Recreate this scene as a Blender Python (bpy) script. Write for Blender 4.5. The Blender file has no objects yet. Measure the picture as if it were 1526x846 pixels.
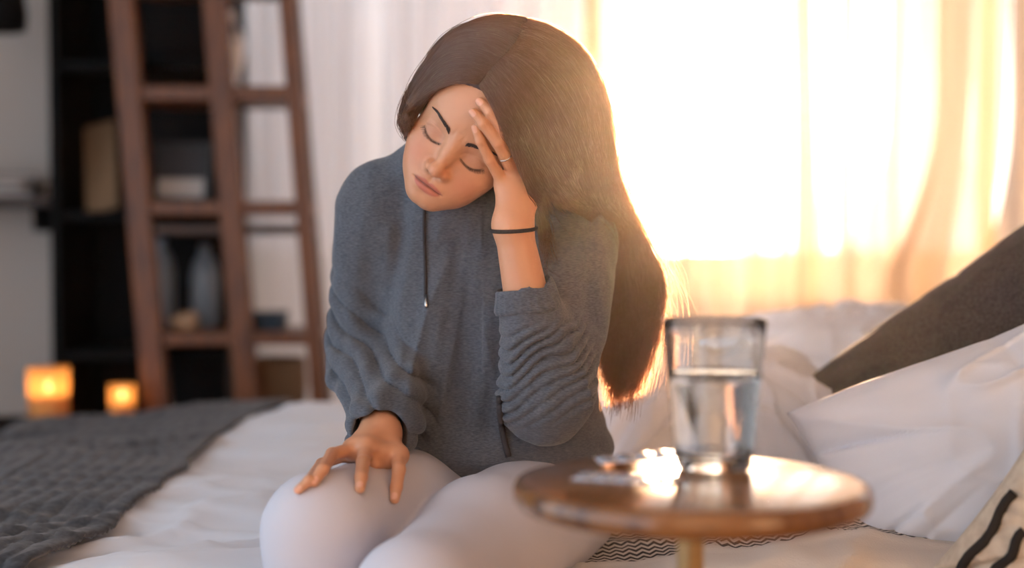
import bpy, bmesh, math, random
import numpy as np
from mathutils import Vector, Matrix

random.seed(7)
SC = bpy.context.scene
COL = SC.collection

# ------------------------------------------------------------------ camera
F_PX = 1526 * 50 / 36.0
PITCH = math.atan((423 - 345) / F_PX)
CAM = np.array([0.0, 0.0, 0.95])
cam_data = bpy.data.cameras.new('camera')
cam_data.lens = 50
cam_data.sensor_width = 36
cam_data.clip_start = 0.05
cam_data.dof.use_dof = True
cam_data.dof.focus_distance = 1.86
cam_data.dof.aperture_fstop = 1.5
cam = bpy.data.objects.new('camera', cam_data)
cam.location = CAM
cam.rotation_euler = (math.pi / 2 - PITCH, 0, 0)
COL.objects.link(cam)
SC.camera = cam

# ------------------------------------------------------------------ sky and sun
SUN = np.array([(1035 - 763) / F_PX, 1.0, (345 - 175) / F_PX])
SUN /= np.linalg.norm(SUN)
SKY_STRENGTH = 2.2
world = bpy.data.worlds.new('World')
SC.world = world
world.use_nodes = True
wn, wl = world.node_tree.nodes, world.node_tree.links
wn.clear()
w_out = wn.new('ShaderNodeOutputWorld')
w_bg = wn.new('ShaderNodeBackground')
w_co = wn.new('ShaderNodeTexCoord')
w_dot = wn.new('ShaderNodeVectorMath'); w_dot.operation = 'DOT_PRODUCT'
w_dot.inputs[1].default_value = tuple(SUN)
wl.new(w_co.outputs['Generated'], w_dot.inputs[0])
w_ramp = wn.new('ShaderNodeValToRGB')          # aureole around the low sun
e = w_ramp.color_ramp.elements
e[0].position = 0.60; e[0].color = (0.74, 0.86, 1.0, 1)
e[1].position = 1.0; e[1].color = (3.0, 2.5, 2.0, 1)
m = e.new(0.90); m.color = (1.0, 0.98, 0.98, 1)
m = e.new(0.985); m.color = (1.35, 1.22, 1.10, 1)
wl.new(w_dot.outputs['Value'], w_ramp.inputs['Fac'])
wl.new(w_ramp.outputs['Color'], w_bg.inputs['Color'])
w_bg.inputs['Strength'].default_value = SKY_STRENGTH
wl.new(w_bg.outputs['Background'], w_out.inputs['Surface'])

sun_data = bpy.data.lights.new('sun', 'SUN')
sun_data.energy = 30.0
sun_data.angle = math.radians(1.2)
sun_data.color = (1.0, 0.60, 0.33)
sun = bpy.data.objects.new('sun', sun_data)
sun.rotation_euler = Vector(SUN).to_track_quat('Z', 'Y').to_euler()
COL.objects.link(sun)

SC.view_settings.view_transform = 'Standard'
SC.view_settings.look = 'None'
SC.view_settings.exposure = 0.0
SC.view_settings.gamma = 1.0
SC.view_settings.use_curve_mapping = False
SC.cycles.use_denoising = True
SC.cycles.max_bounces = 10
SC.cycles.transparent_max_bounces = 16

# ------------------------------------------------------------------ helpers
def A(*v):
    return np.array(v, float)

def pt(u, v, d):
    """world point seen at pixel (u, v) at depth d"""
    c, s = math.cos(PITCH), math.sin(PITCH)
    xc, zc = (u - 763) / F_PX * d, (423 - v) / F_PX * d
    return np.array([xc, d * c + zc * s, 0.95 + zc * c - d * s])

def lin(r, g, b):
    f = lambda c: (c / 255 / 12.92) if c <= 10 else ((c / 255 + 0.055) / 1.055) ** 2.4
    return (f(r), f(g), f(b), 1.0)

def tag(o, label=None, cat=None, group=None, kind=None):
    if label: o['label'] = label
    if cat: o['category'] = cat
    if group: o['group'] = group
    if kind: o['kind'] = kind
    return o

def empty(name, loc=(0, 0, 0)):
    o = bpy.data.objects.new(name, None)
    o.empty_display_size = 0.05
    o.location = loc
    COL.objects.link(o)
    return o

def link(o, parent=None):
    COL.objects.link(o)
    if parent is not None:
        o.parent = parent
        o.matrix_parent_inverse = (Matrix.Translation(parent.location) @ parent.rotation_euler.to_matrix().to_4x4()).inverted() \
            if parent.type == 'EMPTY' else Matrix.Identity(4)
    return o

def mesh_obj(name, verts, faces, mat=None, parent=None, smooth=True):
    me = bpy.data.meshes.new(name)
    verts = np.asarray(verts, float)
    if isinstance(faces, np.ndarray) and faces.ndim == 2:
        k = faces.shape[1]
        me.vertices.add(len(verts)); me.vertices.foreach_set('co', verts.astype(np.float32).ravel())
        me.loops.add(faces.size); me.loops.foreach_set('vertex_index', faces.astype(np.int32).ravel())
        me.polygons.add(len(faces))
        me.polygons.foreach_set('loop_start', np.arange(0, faces.size, k, dtype=np.int32))
        me.update(calc_edges=True)
        me.validate()
    else:
        me.from_pydata([tuple(v) for v in verts], [], [tuple(f) for f in faces])
    if smooth:
        me.polygons.foreach_set('use_smooth', np.ones(len(me.polygons), bool))
    if mat is not None:
        me.materials.append(mat)
    o = bpy.data.objects.new(name, me)
    return link(o, parent)

def set_color(o, cols, name='tint'):
    at = o.data.attributes.new(name, 'FLOAT_COLOR', 'POINT')
    c = np.ones((len(cols), 4), np.float32); c[:, :3] = cols
    at.data.foreach_set('color', c.ravel())

def bm_obj(name, bm, mat=None, parent=None, smooth=False):
    me = bpy.data.meshes.new(name)
    bmesh.ops.recalc_face_normals(bm, faces=bm.faces)
    bm.to_mesh(me); bm.free()
    if smooth:
        me.polygons.foreach_set('use_smooth', np.ones(len(me.polygons), bool))
    if mat is not None:
        me.materials.append(mat)
    return link(bpy.data.objects.new(name, me), parent)

def box_bm(bm, lo, hi, bev=0.0, M=None):
    r = bmesh.ops.create_cube(bm, size=1.0)
    vs = r['verts']
    lo, hi = np.array(lo, float), np.array(hi, float)
    for v in vs:
        v.co = Vector(lo + (np.array(v.co) + 0.5) * (hi - lo))
    if bev > 0:
        es = list({ed for v in vs for ed in v.link_edges})
        g = bmesh.ops.bevel(bm, geom=es, offset=bev, segments=2, affect='EDGES', profile=0.5)
        vs = list({v for f in g['faces'] for v in f.verts} | {v for v in vs if v.is_valid})
    if M is not None:
        for v in vs:
            if v.is_valid: v.co = M @ v.co
    return vs

def box(name, lo, hi, mat, parent=None, bev=0.004, M=None):
    bm = bmesh.new(); box_bm(bm, lo, hi, bev, M)
    return bm_obj(name, bm, mat, parent)

def bar(name, a, b, w, t, mat, parent=None, bev=0.003, up=(0, 1, 0)):
    """a rectangular bar from a to b: width w across, thickness t along up"""
    a, b = Vector(a), Vector(b)
    z = (b - a).normalized(); y = Vector(up); y = (y - z * y.dot(z)).normalized(); x = y.cross(z)
    M = Matrix((x, y, z)).transposed().to_4x4(); M.translation = a
    L = (b - a).length
    return box(name, (-w / 2, -t / 2, 0), (w / 2, t / 2, L), mat, parent, bev, M)

def lathe(name, prof, mat, parent=None, loc=(0, 0, 0), n=48, smooth=True):
    """profile of (r, z) pairs turned about z"""
    vs, fs = [], []
    for r, z in prof:
        for i in range(n):
            a = 2 * math.pi * i / n
            vs.append((loc[0] + r * math.cos(a), loc[1] + r * math.sin(a), loc[2] + z))
    m = len(prof)
    for j in range(m - 1):
        for i in range(n):
            k = (i + 1) % n
            fs.append((j * n + i, j * n + k, (j + 1) * n + k, (j + 1) * n + i))
    o = mesh_obj(name, vs, fs, mat, parent, smooth)
    me = o.data
    bm = bmesh.new(); bm.from_mesh(me)
    bmesh.ops.remove_doubles(bm, verts=bm.verts, dist=1e-6)
    bmesh.ops.recalc_face_normals(bm, faces=bm.faces)
    bm.to_mesh(me); bm.free()
    return o

def tube(name, pts, rad, mat, parent=None, n=8, closed=False):
    P = np.asarray(pts, float); m = len(P)
    rad = np.full(m, rad) if np.isscalar(rad) else np.asarray(rad)
    T = np.gradient(P, axis=0)
    if closed:
        T = np.roll(P, -1, 0) - np.roll(P, 1, 0)
    T /= np.linalg.norm(T, axis=1)[:, None]
    ref = A(0.13, 0.21, 0.97) if abs(T[0, 2]) < 0.9 else A(0.97, 0.2, 0.1)
    vs = []
    for i in range(m):
        x = np.cross(T[i], ref); x /= np.linalg.norm(x); y = np.cross(T[i], x); ref = np.cross(x, T[i])
        for k in range(n):
            a = 2 * math.pi * k / n
            vs.append(P[i] + rad[i] * (math.cos(a) * x + math.sin(a) * y))
    fs = []
    for i in range(m if closed else m - 1):
        j = (i + 1) % m
        for k in range(n):
            l = (k + 1) % n
            fs.append((i * n + k, i * n + l, j * n + l, j * n + k))
    if not closed:
        fs.append(tuple(range(n))[::-1]); fs.append(tuple((m - 1) * n + k for k in range(n)))
    return mesh_obj(name, vs, fs, mat, parent)

# value noise ------------------------------------------------------------
_rs = np.random.RandomState(3)
_LAT = _rs.rand(64, 64, 64).astype(np.float32) * 2 - 1

def noise(P):
    P = np.asarray(P); I = np.floor(P).astype(np.int64); f = P - I
    f = f * f * (3 - 2 * f); I &= 63; J = (I + 1) & 63
    x0, y0, z0 = I.T; x1, y1, z1 = J.T; fx, fy, fz = f.T
    c = lambda a, b, d: _LAT[a, b, d]
    a = c(x0, y0, z0) * (1 - fx) + c(x1, y0, z0) * fx
    b = c(x0, y1, z0) * (1 - fx) + c(x1, y1, z0) * fx
    d = c(x0, y0, z1) * (1 - fx) + c(x1, y0, z1) * fx
    g = c(x0, y1, z1) * (1 - fx) + c(x1, y1, z1) * fx
    return (a * (1 - fy) + b * fy) * (1 - fz) + (d * (1 - fy) + g * fy) * fz

def noise2(x, y, s=0.0):
    return noise(np.stack([x, y, np.full_like(x, s + 0.37)], -1).reshape(-1, 3)).reshape(np.shape(x))

# signed distance shapes ------------------------------------------------
def ell(P, c, r, R=None):
    q = P - np.asarray(c)
    if R is not None: q = q @ R
    r = np.asarray(r, float)
    k0 = np.linalg.norm(q / r, axis=1); k1 = np.linalg.norm(q / (r * r), axis=1)
    return k0 * (k0 - 1) / np.maximum(k1, 1e-9)

def rcone(P, a, b, ra, rb, flat=None):
    a, b = np.asarray(a, float), np.asarray(b, float); ba = b - a
    t = np.clip(((P - a) @ ba) / (ba @ ba), 0, 1)
    q = P - a - t[:, None] * ba
    if flat is not None:          # (unit axis, factor): squeeze the section along that axis
        ax, k = flat
        q = q + np.outer(q @ ax, ax) * (1 / k - 1)
    return np.linalg.norm(q, axis=1) - (ra + (rb - ra) * t)

def smin(a, b, k):
    h = np.maximum(k - np.abs(a - b), 0) / k
    return np.minimum(a, b) - h * h * k / 4

def smax(a, b, k):
    return -smin(-a, -b, k)

def within(P, lo, hi, fn):
    """fn inside the box; outside it a lower bound"""
    lo, hi = np.asarray(lo), np.asarray(hi)
    out = np.linalg.norm(np.maximum(np.maximum(lo - P, P - hi), 0), axis=1) + 0.02
    m = out <= 0.0201
    if m.any(): out[m] = fn(P[m])
    return out

def rotm(rx=0, ry=0, rz=0):
    cx, sx, cy, sy, cz, sz = math.cos(rx), math.sin(rx), math.cos(ry), math.sin(ry), math.cos(rz), math.sin(rz)
    X = np.array([[1, 0, 0], [0, cx, -sx], [0, sx, cx]]); Y = np.array([[cy, 0, sy], [0, 1, 0], [-sy, 0, cy]])
    Z = np.array([[cz, -sz, 0], [sz, cz, 0], [0, 0, 1]])
    return Z @ Y @ X

def surface(f, lo, hi, h, newton=1):
    """surface nets of f = 0 on a grid of step h, evaluated only near the surface"""
    lo, hi = np.asarray(lo, float), np.asarray(hi, float)
    f_ = f
    f = lambda P: np.concatenate([f_(P[s:s + 40000]) for s in range(0, len(P), 40000)])
    B = 8
    nb = np.ceil((hi - lo) / (h * B)).astype(int)
    n = nb * B + 1
    gx, gy, gz = [np.arange(k) for k in nb]
    bi = np.stack(np.meshgrid(gx, gy, gz, indexing='ij'), -1).reshape(-1, 3)
    fc = f(lo + (bi + 0.5) * B * h)
    V = np.where(fc < 0, -1, 1).astype(np.float32).reshape(nb)
    V = np.repeat(np.repeat(np.repeat(V, B, 0), B, 1), B, 2)
    V = np.pad(V, ((0, 1),) * 3, mode='edge')
    act = bi[np.abs(fc) < B * h * 0.87 * 1.35 + 0.004]
    o = np.stack(np.meshgrid(*[np.arange(B + 1)] * 3, indexing='ij'), -1).reshape(-1, 3)
    for s in range(0, len(act), 1500):
        G = (act[s:s + 1500, None] * B + o[None]).reshape(-1, 3)
        V[G[:, 0], G[:, 1], G[:, 2]] = f(lo + G * h)
    S = V < 0
    cnt = np.zeros(np.array(V.shape) - 1, np.uint8)
    offs = [(i, j, k) for i in (0, 1) for j in (0, 1) for k in (0, 1)]
    sh = cnt.shape
    for i, j, k in offs:
        cnt += S[i:i + sh[0], j:j + sh[1], k:k + sh[2]]
    C = np.argwhere((cnt > 0) & (cnt < 8))
    ids = np.full(sh, -1, np.int32); ids[C[:, 0], C[:, 1], C[:, 2]] = np.arange(len(C))
    cv = np.stack([V[C[:, 0] + i, C[:, 1] + j, C[:, 2] + k] for i, j, k in offs], 1)
    acc = np.zeros((len(C), 3)); num = np.zeros(len(C))
    ov = np.array(offs, float)
    for p in range(8):
        for q in range(p + 1, 8):
            if np.abs(ov[p] - ov[q]).sum() != 1: continue
            a, b = cv[:, p], cv[:, q]; mk = (a < 0) != (b < 0)
            t = np.where(mk, a / np.where(mk, a - b, 1), 0)
            acc[mk] += ov[p] + t[mk, None] * (ov[q] - ov[p]); num[mk] += 1
    X = lo + (C + acc / num[:, None]) * h
    faces = []
    for ax in range(3):
        b, c = (ax + 1) % 3, (ax + 2) % 3
        sl0 = [slice(None)] * 3; sl1 = [slice(None)] * 3
        sl0[ax] = slice(0, -1); sl1[ax] = slice(1, None)
        E = np.argwhere(S[tuple(sl0)] != S[tuple(sl1)])
        E = E[(E[:, b] > 0) & (E[:, c] > 0) & (E[:, b] < sh[b]) & (E[:, c] < sh[c])]
        def cell(db, dc):
            g = E.copy(); g[:, b] -= db; g[:, c] -= dc
            return ids[g[:, 0], g[:, 1], g[:, 2]]
        q = np.stack([cell(1, 1), cell(0, 1), cell(0, 0), cell(1, 0)], 1)
        inside = S[E[:, 0], E[:, 1], E[:, 2]]
        q[~inside] = q[~inside][:, ::-1]
        faces.append(q)
    faces = np.concatenate(faces)
    faces = faces[(faces >= 0).all(1)]
    for _ in range(newton):
        e_ = 0.0006
        v0 = f(X)
        g = np.stack([(f(X + e_ * np.eye(3)[i]) - v0) / e_ for i in range(3)], 1)
        st = v0[:, None] * g / np.maximum((g * g).sum(1), 0.2)[:, None]
        ln = np.linalg.norm(st, axis=1)
        X = X - st * np.minimum(1, 0.6 * h / np.maximum(ln, 1e-9))[:, None]
    return X, faces

def hair_curves(name, strands, radius, mat, parent=None):
    """strands: (n, m, 3); radius (m,) or scalar"""
    n, m, _ = strands.shape
    cu = bpy.data.hair_curves.new(name)
    cu.add_curves([m] * n)
    cu.attributes['position'].data.foreach_set('vector', strands.astype(np.float32).ravel())
    r = cu.attributes.new('radius', 'FLOAT', 'POINT') if 'radius' not in cu.attributes else cu.attributes['radius']
    rr = np.broadcast_to(radius, (n, m)).astype(np.float32)
    r.data.foreach_set('value', rr.ravel())
    cu.materials.append(mat)
    return link(bpy.data.objects.new(name, cu), parent)

# ------------------------------------------------------------------ materials
def mat(name, color=(0.8, 0.8, 0.8, 1), rough=0.6, metal=0.0, **kw):
    m = bpy.data.materials.new(name); m.use_nodes = True
    b = m.node_tree.nodes['Principled BSDF']
    b.inputs['Base Color'].default_value = color
    b.inputs['Roughness'].default_value = rough
    b.inputs['Metallic'].default_value = metal
    for k, v in kw.items():
        b.inputs[k.replace('_', ' ')].default_value = v
    return m

def nodes(m):
    nt = m.node_tree
    return nt.nodes, nt.links, nt.nodes['Principled BSDF']

def add_noise_color(m, c1, c2, scale=20, detail=4, stretch=(1, 1, 1), coord='Object', lo=0.35, hi=0.65):
    N, L, b = nodes(m)
    tc = N.new('ShaderNodeTexCoord'); mp = N.new('ShaderNodeMapping'); mp.inputs['Scale'].default_value = stretch
    nz = N.new('ShaderNodeTexNoise'); nz.inputs['Scale'].default_value = scale; nz.inputs['Detail'].default_value = detail
    rp = N.new('ShaderNodeValToRGB')
    rp.color_ramp.elements[0].position = lo; rp.color_ramp.elements[0].color = c1
    rp.color_ramp.elements[1].position = hi; rp.color_ramp.elements[1].color = c2
    L.new(tc.outputs[coord], mp.inputs['Vector']); L.new(mp.outputs['Vector'], nz.inputs['Vector'])
    L.new(nz.outputs['Fac'], rp.inputs['Fac']); L.new(rp.outputs['Color'], b.inputs['Base Color'])
    return nz, rp

def add_bump(m, scale=200, strength=0.2, dist=0.002, stretch=(1, 1, 1), kind='noise', detail=3):
    N, L, b = nodes(m)
    tc = N.new('ShaderNodeTexCoord'); mp = N.new('ShaderNodeMapping'); mp.inputs['Scale'].default_value = stretch
    if kind == 'noise':
        t = N.new('ShaderNodeTexNoise'); t.inputs['Detail'].default_value = detail
        out = t.outputs['Fac']
    else:
        t = N.new('ShaderNodeTexWave'); t.inputs['Distortion'].default_value = 1.0
        out = t.outputs['Fac']
    t.inputs['Scale'].default_value = scale
    bp = N.new('ShaderNodeBump'); bp.inputs['Strength'].default_value = strength; bp.inputs['Distance'].default_value = dist
    L.new(tc.outputs['Object'], mp.inputs['Vector']); L.new(mp.outputs['Vector'], t.inputs['Vector'])
    L.new(out, bp.inputs['Height']); L.new(bp.outputs['Normal'], b.inputs['Normal'])
    return bp
# ================================================================== the room
WY = 4.80                                   # inner face of the window wall
M_wall = mat('greige plaster', lin(200, 194, 188), .9); add_bump(M_wall, scale=40, strength=.1, dist=.004)
M_white = mat('white paint', lin(225, 222, 216), .6)
M_ceil = mat('ceiling paint', lin(228, 224, 218), .9)
M_floor = mat('oak floor', rough=.45)
add_noise_color(M_floor, lin(120, 84, 56), lin(158, 116, 80), scale=6, stretch=(1, 12, 1))
M_frame = mat('window frame paint', lin(205, 188, 162), .5)

floor = empty('floor', (0, 2, 0)); tag(floor, kind='structure')
px = -2.6; k = 0
while px < 3.2:
    w = .145
    box('plank', (px, -.6, -.03), (min(px + w - .003, 3.2), WY, 0), M_floor, floor, .0015); px += w; k += 1
tag(box('ceiling', (-2.7, -.72, 2.60), (3.3, WY + .2, 2.70), M_ceil), kind='structure')
tag(box('wall_left', (-2.7, 2.6, 0), (-2.6, WY + .2, 2.60), M_wall), kind='structure')
tag(box('wall_front', (-.9, -.72, 0), (3.3, -.60, 2.60), M_wall), kind='structure')
tag(box('wall_right', (3.2, -.6, 0), (3.3, WY + .2, 2.60), M_wall), kind='structure')
# window wall: a solid stretch on the left, then openings down to a low sill
bm = bmesh.new()
box_bm(bm, (-2.6, WY, 0), (-1.02, WY + .16, 2.6))
box_bm(bm, (-1.02, WY, 0), (3.2, WY + .16, .30))
box_bm(bm, (-1.02, WY, 2.35), (3.2, WY + .16, 2.6))
box_bm(bm, (3.0, WY, .30), (3.2, WY + .16, 2.35))
tag(bm_obj('wall_back', bm, M_wall), kind='structure')
tag(box('baseboard_back', (-2.6, WY - .015, 0), (3.2, WY, .09), M_white), kind='structure')

M_pane = bpy.data.materials.new('window glass'); M_pane.use_nodes = True
N, L = M_pane.node_tree.nodes, M_pane.node_tree.links; N.clear()
o_ = N.new('ShaderNodeOutputMaterial'); tr = N.new('ShaderNodeBsdfTransparent'); gl = N.new('ShaderNodeBsdfGlossy'); mx = N.new('ShaderNodeMixShader')
gl.inputs['Roughness'].default_value = .02; mx.inputs[0].default_value = .05
L.new(tr.outputs[0], mx.inputs[1]); L.new(gl.outputs[0], mx.inputs[2]); L.new(mx.outputs[0], o_.inputs['Surface'])

def window(n, x0, x1):
    w = empty('window_%d' % n, ((x0 + x1) / 2, WY + .08, .30)); tag(w, kind='structure')
    z0, z1 = .30, 2.35; f = .022
    box('stile', (x0, WY + .04, z0), (x0 + f, WY + .11, z1), M_frame, w)
    box('stile', (x1 - f, WY + .04, z0), (x1, WY + .11, z1), M_frame, w)
    box('rail', (x0 + f, WY + .04, z0), (x1 - f, WY + .11, z0 + f), M_frame, w)
    box('rail', (x0 + f, WY + .04, z1 - f), (x1 - f, WY + .11, z1), M_frame, w)
    box('pane', (x0 + f, WY + .072, z0 + f), (x1 - f, WY + .078, z1 - f), M_pane, w, 0)
window(1, -1.02, .28); window(2, .28, 1.62); window(3, 1.62, 3.0)

# outside: sea to the horizon and the balcony parapet
M_sea = mat('sea', lin(96, 122, 150), .5)
tag(mesh_obj('sea', [(-900, 30, -9), (900, 30, -9), (900, 4000, -9), (-900, 4000, -9)], [(0, 1, 2, 3)], M_sea), kind='structure')
M_para = mat('balcony plaster', lin(214, 196, 172), .9)
tag(box('balcony_floor', (-3, WY + .16, -.12), (5, WY + 1.5, .02), M_para), kind='structure')
para = box('balcony_parapet', (-3, WY + 1.4, .02), (5, WY + 1.52, .86), M_para); tag(para, kind='structure')

M_blocker = mat('added sun blocker', lin(236, 232, 232), .9)
tag(box('added_sun_blocker', (-3.4, WY + 1.53, .02), (.46, WY + 1.60, 3.6), M_blocker), kind='structure')  # unseen panel, added to keep direct sun off the white curtains

# ------------------------------------------------------------------ curtains
def cloth_mat(name, col, clear, transl=.55):
    m = bpy.data.materials.new(name); m.use_nodes = True
    N, L = m.node_tree.nodes, m.node_tree.links; N.clear()
    o = N.new('ShaderNodeOutputMaterial'); d = N.new('ShaderNodeBsdfDiffuse'); t = N.new('ShaderNodeBsdfTranslucent'); c = N.new('ShaderNodeBsdfTransparent')
    a = N.new('ShaderNodeMixShader'); b = N.new('ShaderNodeMixShader')
    d.inputs['Color'].default_value = col; t.inputs['Color'].default_value = col
    a.inputs[0].default_value = transl; b.inputs[0].default_value = clear
    L.new(d.outputs[0], a.inputs[1]); L.new(t.outputs[0], a.inputs[2]); L.new(a.outputs[0], b.inputs[1]); L.new(c.outputs[0], b.inputs[2])
    L.new(b.outputs[0], o.inputs['Surface'])
    return m
M_sheer = cloth_mat('white sheer', lin(246, 243, 245), .22, .70)
M_gauze = cloth_mat('beige gauze', lin(234, 220, 202), .26, .13)
M_gauze2 = cloth_mat('dense beige gauze', lin(216, 196, 170), .08, .09)
M_rod = mat('curtain rod', lin(60, 48, 40), .4)

def drape(name, x0, x1, y, z0, z1, folds, amp, mtl, parent, seed, n=None, sweep=None):
    n = n or int((x1 - x0) / .006); m = 40
    s = np.linspace(0, 1, n); t = np.linspace(0, 1, m)
    S, T = np.meshgrid(s, t, indexing='ij')
    wob = noise2(S * folds * .35, T * 1.2, seed) * .9
    ph = (S * folds + wob) * 2 * math.pi
    grow = .55 + .45 * T
    Y = y + amp * grow * (np.sin(ph) + .35 * np.sin(2.3 * ph + seed))
    Xx = x0 + (x1 - x0) * S + .010 * grow * np.sin(ph * 1.0 + 1.2) + .012 * noise2(S * 9, T * 2.2, seed + 4)
    Z = z1 + (z0 - z1) * T + .008 * np.sin(ph) * T
    if sweep is not None: Xx, Y, Z = sweep(Xx, Y, Z, S, T)
    V = np.stack([Xx, Y, Z], -1).reshape(-1, 3)
    I = np.arange(n * m).reshape(n, m)
    Fa = np.stack([I[:-1, :-1], I[1:, :-1], I[1:, 1:], I[:-1, 1:]], -1).reshape(-1, 4)
    return mesh_obj(name, V, Fa, mtl, parent)

rod = tube('curtain_rod', [(-1.15, WY - .16, 2.42), (3.1, WY - .16, 2.42)], .012, M_rod)
tag(rod, 'dark curtain rod running above the windows', 'curtain rod')
for x0, x1, sd, lb in ((-.86, -.475, 1.0, 'white sheer curtain hanging behind the wooden bookcase'),
                       (-.425, .24, 5.0, 'white sheer curtain hanging in soft folds behind the woman')):
    c = drape('sheer_curtain', x0, x1, WY - .16, .12, 2.42, 7, .030, M_sheer, None, sd)
    tag(c, lb, 'curtain', 'white sheer curtains')

# fringed gauze curtain: loose strips with gaps, then gathered folds swept to the side
gc = empty('gauze_curtain', (1.0, WY - .22, .25))
tag(gc, 'beige gauze curtain torn into loose hanging strips before the bright window', 'curtain')
def px_x(u, y=WY - .22): return (u - 763) / F_PX * y
rs = np.random.RandomState(21)
STRIPS = [(876, 12), (962, 10), (1028, 14), (1052, 8), (1085, 8), (1116, 30), (1144, 8), (1172, 10),
          (1196, 30), (1224, 10), (1264, 22), (1302, 18), (1330, 12)]
def strip(u, wpx, z0, z1, seed, lean=0.0, mtl=M_gauze, y=WY - .22, wav=.012):
    w = wpx * y / F_PX; x = px_x(u, y); m = 36; n = max(4, int(w / .006))
    t = np.linspace(0, 1, m); s = np.linspace(-.5, .5, n)
    S, T = np.meshgrid(s, t, indexing='ij')
    cx = x + wav * noise2(T * 3.0, T * 0, seed) + lean * (T - .45)
    wd = w * (1 + .45 * noise2(T * 2.3, T * 0 + 3, seed + 9))
    V = np.stack([cx + S * wd, y + .012 * np.sin(S * 9 + seed) + .02 * noise2(T * 2, S * 2, seed + 2), z1 + (z0 - z1) * T], -1).reshape(-1, 3)
    I = np.arange(n * m).reshape(n, m)
    Fa = np.stack([I[:-1, :-1], I[1:, :-1], I[1:, 1:], I[:-1, 1:]], -1).reshape(-1, 4)
    return mesh_obj('gauze_strip', V, Fa, mtl, gc)
for k, (u, w) in enumerate(STRIPS):
    strip(u, w, .22 + .10 * rs.rand(), 2.42, k * 3.7, lean=.05 * (rs.rand() - .5), mtl=M_gauze2 if k in (0, 8, 13, 14) else M_gauze)
for k in range(9):                      # thin cords between the strips
    strip(rs.uniform(890, 1340), 5, .3, 2.42, 200 + k * 2.1, lean=.04 * (rs.rand() - .5), mtl=M_gauze2, y=WY - .20)
# lower edge of the gauze: a denser hem panel behind the strips
drape('hem_panel', px_x(900), px_x(1345), WY - .19, .10, .62, 16, .016, M_gauze, gc, 12.0)
gs = empty('gathered_curtain', (1.6, WY - .30, .25))
tag(gs, 'beige gauze curtain gathered in swept folds beside the window', 'curtain')
for k, (u0, u1) in enumerate(((1330, 1392), (1398, 1440), (1444, 1492), (1497, 1560), (1562, 1680))):
    def sweep(X_, Y_, Z_, S, T, k=k):
        b = np.clip((T - .55) / .30, 0, 1) ** 2 * np.clip((1.0 - T) / .1, .4, 1)
        return X_ - (.20 - .03 * k) * b * (1 - .5 * S), Y_ - .04 * b, Z_
    drape('gauze_fold', px_x(u0, WY - .3), px_x(u1, WY - .3), WY - .30 - .01 * k, .55, 2.42, 3, .020, M_gauze2 if k % 2 else M_gauze, gs, 30 + k, n=40, sweep=sweep)

# ------------------------------------------------------------------ dark wardrobe, bookcase, console, shelf
M_black = mat('black stain', lin(9, 9, 10), .75, Specular_IOR_Level=.2)
M_wood = mat('walnut', rough=.45)
add_noise_color(M_wood, lin(78, 38, 8), lin(122, 68, 20), scale=14, stretch=(6, 6, .6))
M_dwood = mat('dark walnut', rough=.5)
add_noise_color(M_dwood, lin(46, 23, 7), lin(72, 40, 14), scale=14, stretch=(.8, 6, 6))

def q(u, v, y): return pt(u, v, y)      # picture position at a given distance
wd = empty('open_cupboard', (-1.2, 4.55, 0)); tag(wd, 'tall black cupboard with open shelves behind the wooden bookcase', 'cupboard')
x0, x1 = (75 - 763) / F_PX * 4.4, (338 - 763) / F_PX * 4.4
box('side_panel', (x0, 4.40, 0), (x0 + .03, 4.76, 2.2), M_black, wd)
box('side_panel', (x1 - .03, 4.40, 0), (x1, 4.76, 2.2), M_black, wd)
box('back_panel', (x0 + .03, 4.74, 0), (x1 - .03, 4.76, 2.2), M_black, wd)
box('top_panel', (x0, 4.40, 2.2), (x1, 4.76, 2.24), M_black, wd)
for z in (.08, .55, .985, 1.45, 1.85):
    box('shelf', (x0 + .03, 4.42, z), (x1 - .03, 4.74, z + .028), M_black, wd)
M_tan = mat('tan card', lin(150, 118, 88), .8)
bd = bar('leaning_board', (-1.30, 4.52, 1.015), (-1.345, 4.66, 1.30), .11, .014, M_tan, up=(.05, 1, .4))
tag(bd, 'tan board leaning on a black cupboard shelf', 'board')

bc = empty('bookcase', (-.85, 4.1, 0)); tag(bc, 'leaning wooden bookcase with open bays and brown posts', 'bookcase')
SL = .075
def ux(u, v, y): return (u + 0 - 763) / F_PX * y
def stile(u_top, w, y, mtl=M_wood, t=.05):
    f = lambda z: ((u_top + SL * (345 + (.95 - z) * F_PX / y)) - 763) / F_PX * y
    return bar('post', (f(0), y, 0), (f(2.05), y, 2.05), w, t, mtl, bc, .006)
YF, YB = 4.05, 4.34
stile(186, .070, YF); stile(323, .066, YF); stile(430, .044, YF)
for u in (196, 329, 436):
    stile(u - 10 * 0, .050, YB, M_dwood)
def shelf(v, th, ua, ub, mtl=M_wood, dv=0):
    z = .95 - (v - 345) * YF / F_PX
    sh = SL * (v)
    xa, xb = (ua + sh - 763) / F_PX * YF, (ub + sh - 763) / F_PX * YF
    return box('shelf', (xa, YF - .012, z - th / 2), (xb, YB, z + th / 2), mtl, bc, .005)
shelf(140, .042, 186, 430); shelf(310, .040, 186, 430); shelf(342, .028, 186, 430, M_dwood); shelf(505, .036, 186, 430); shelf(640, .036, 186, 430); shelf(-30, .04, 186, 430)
zS = lambda v, th: .95 - (v - 345) * YF / F_PX + th / 2

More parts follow.
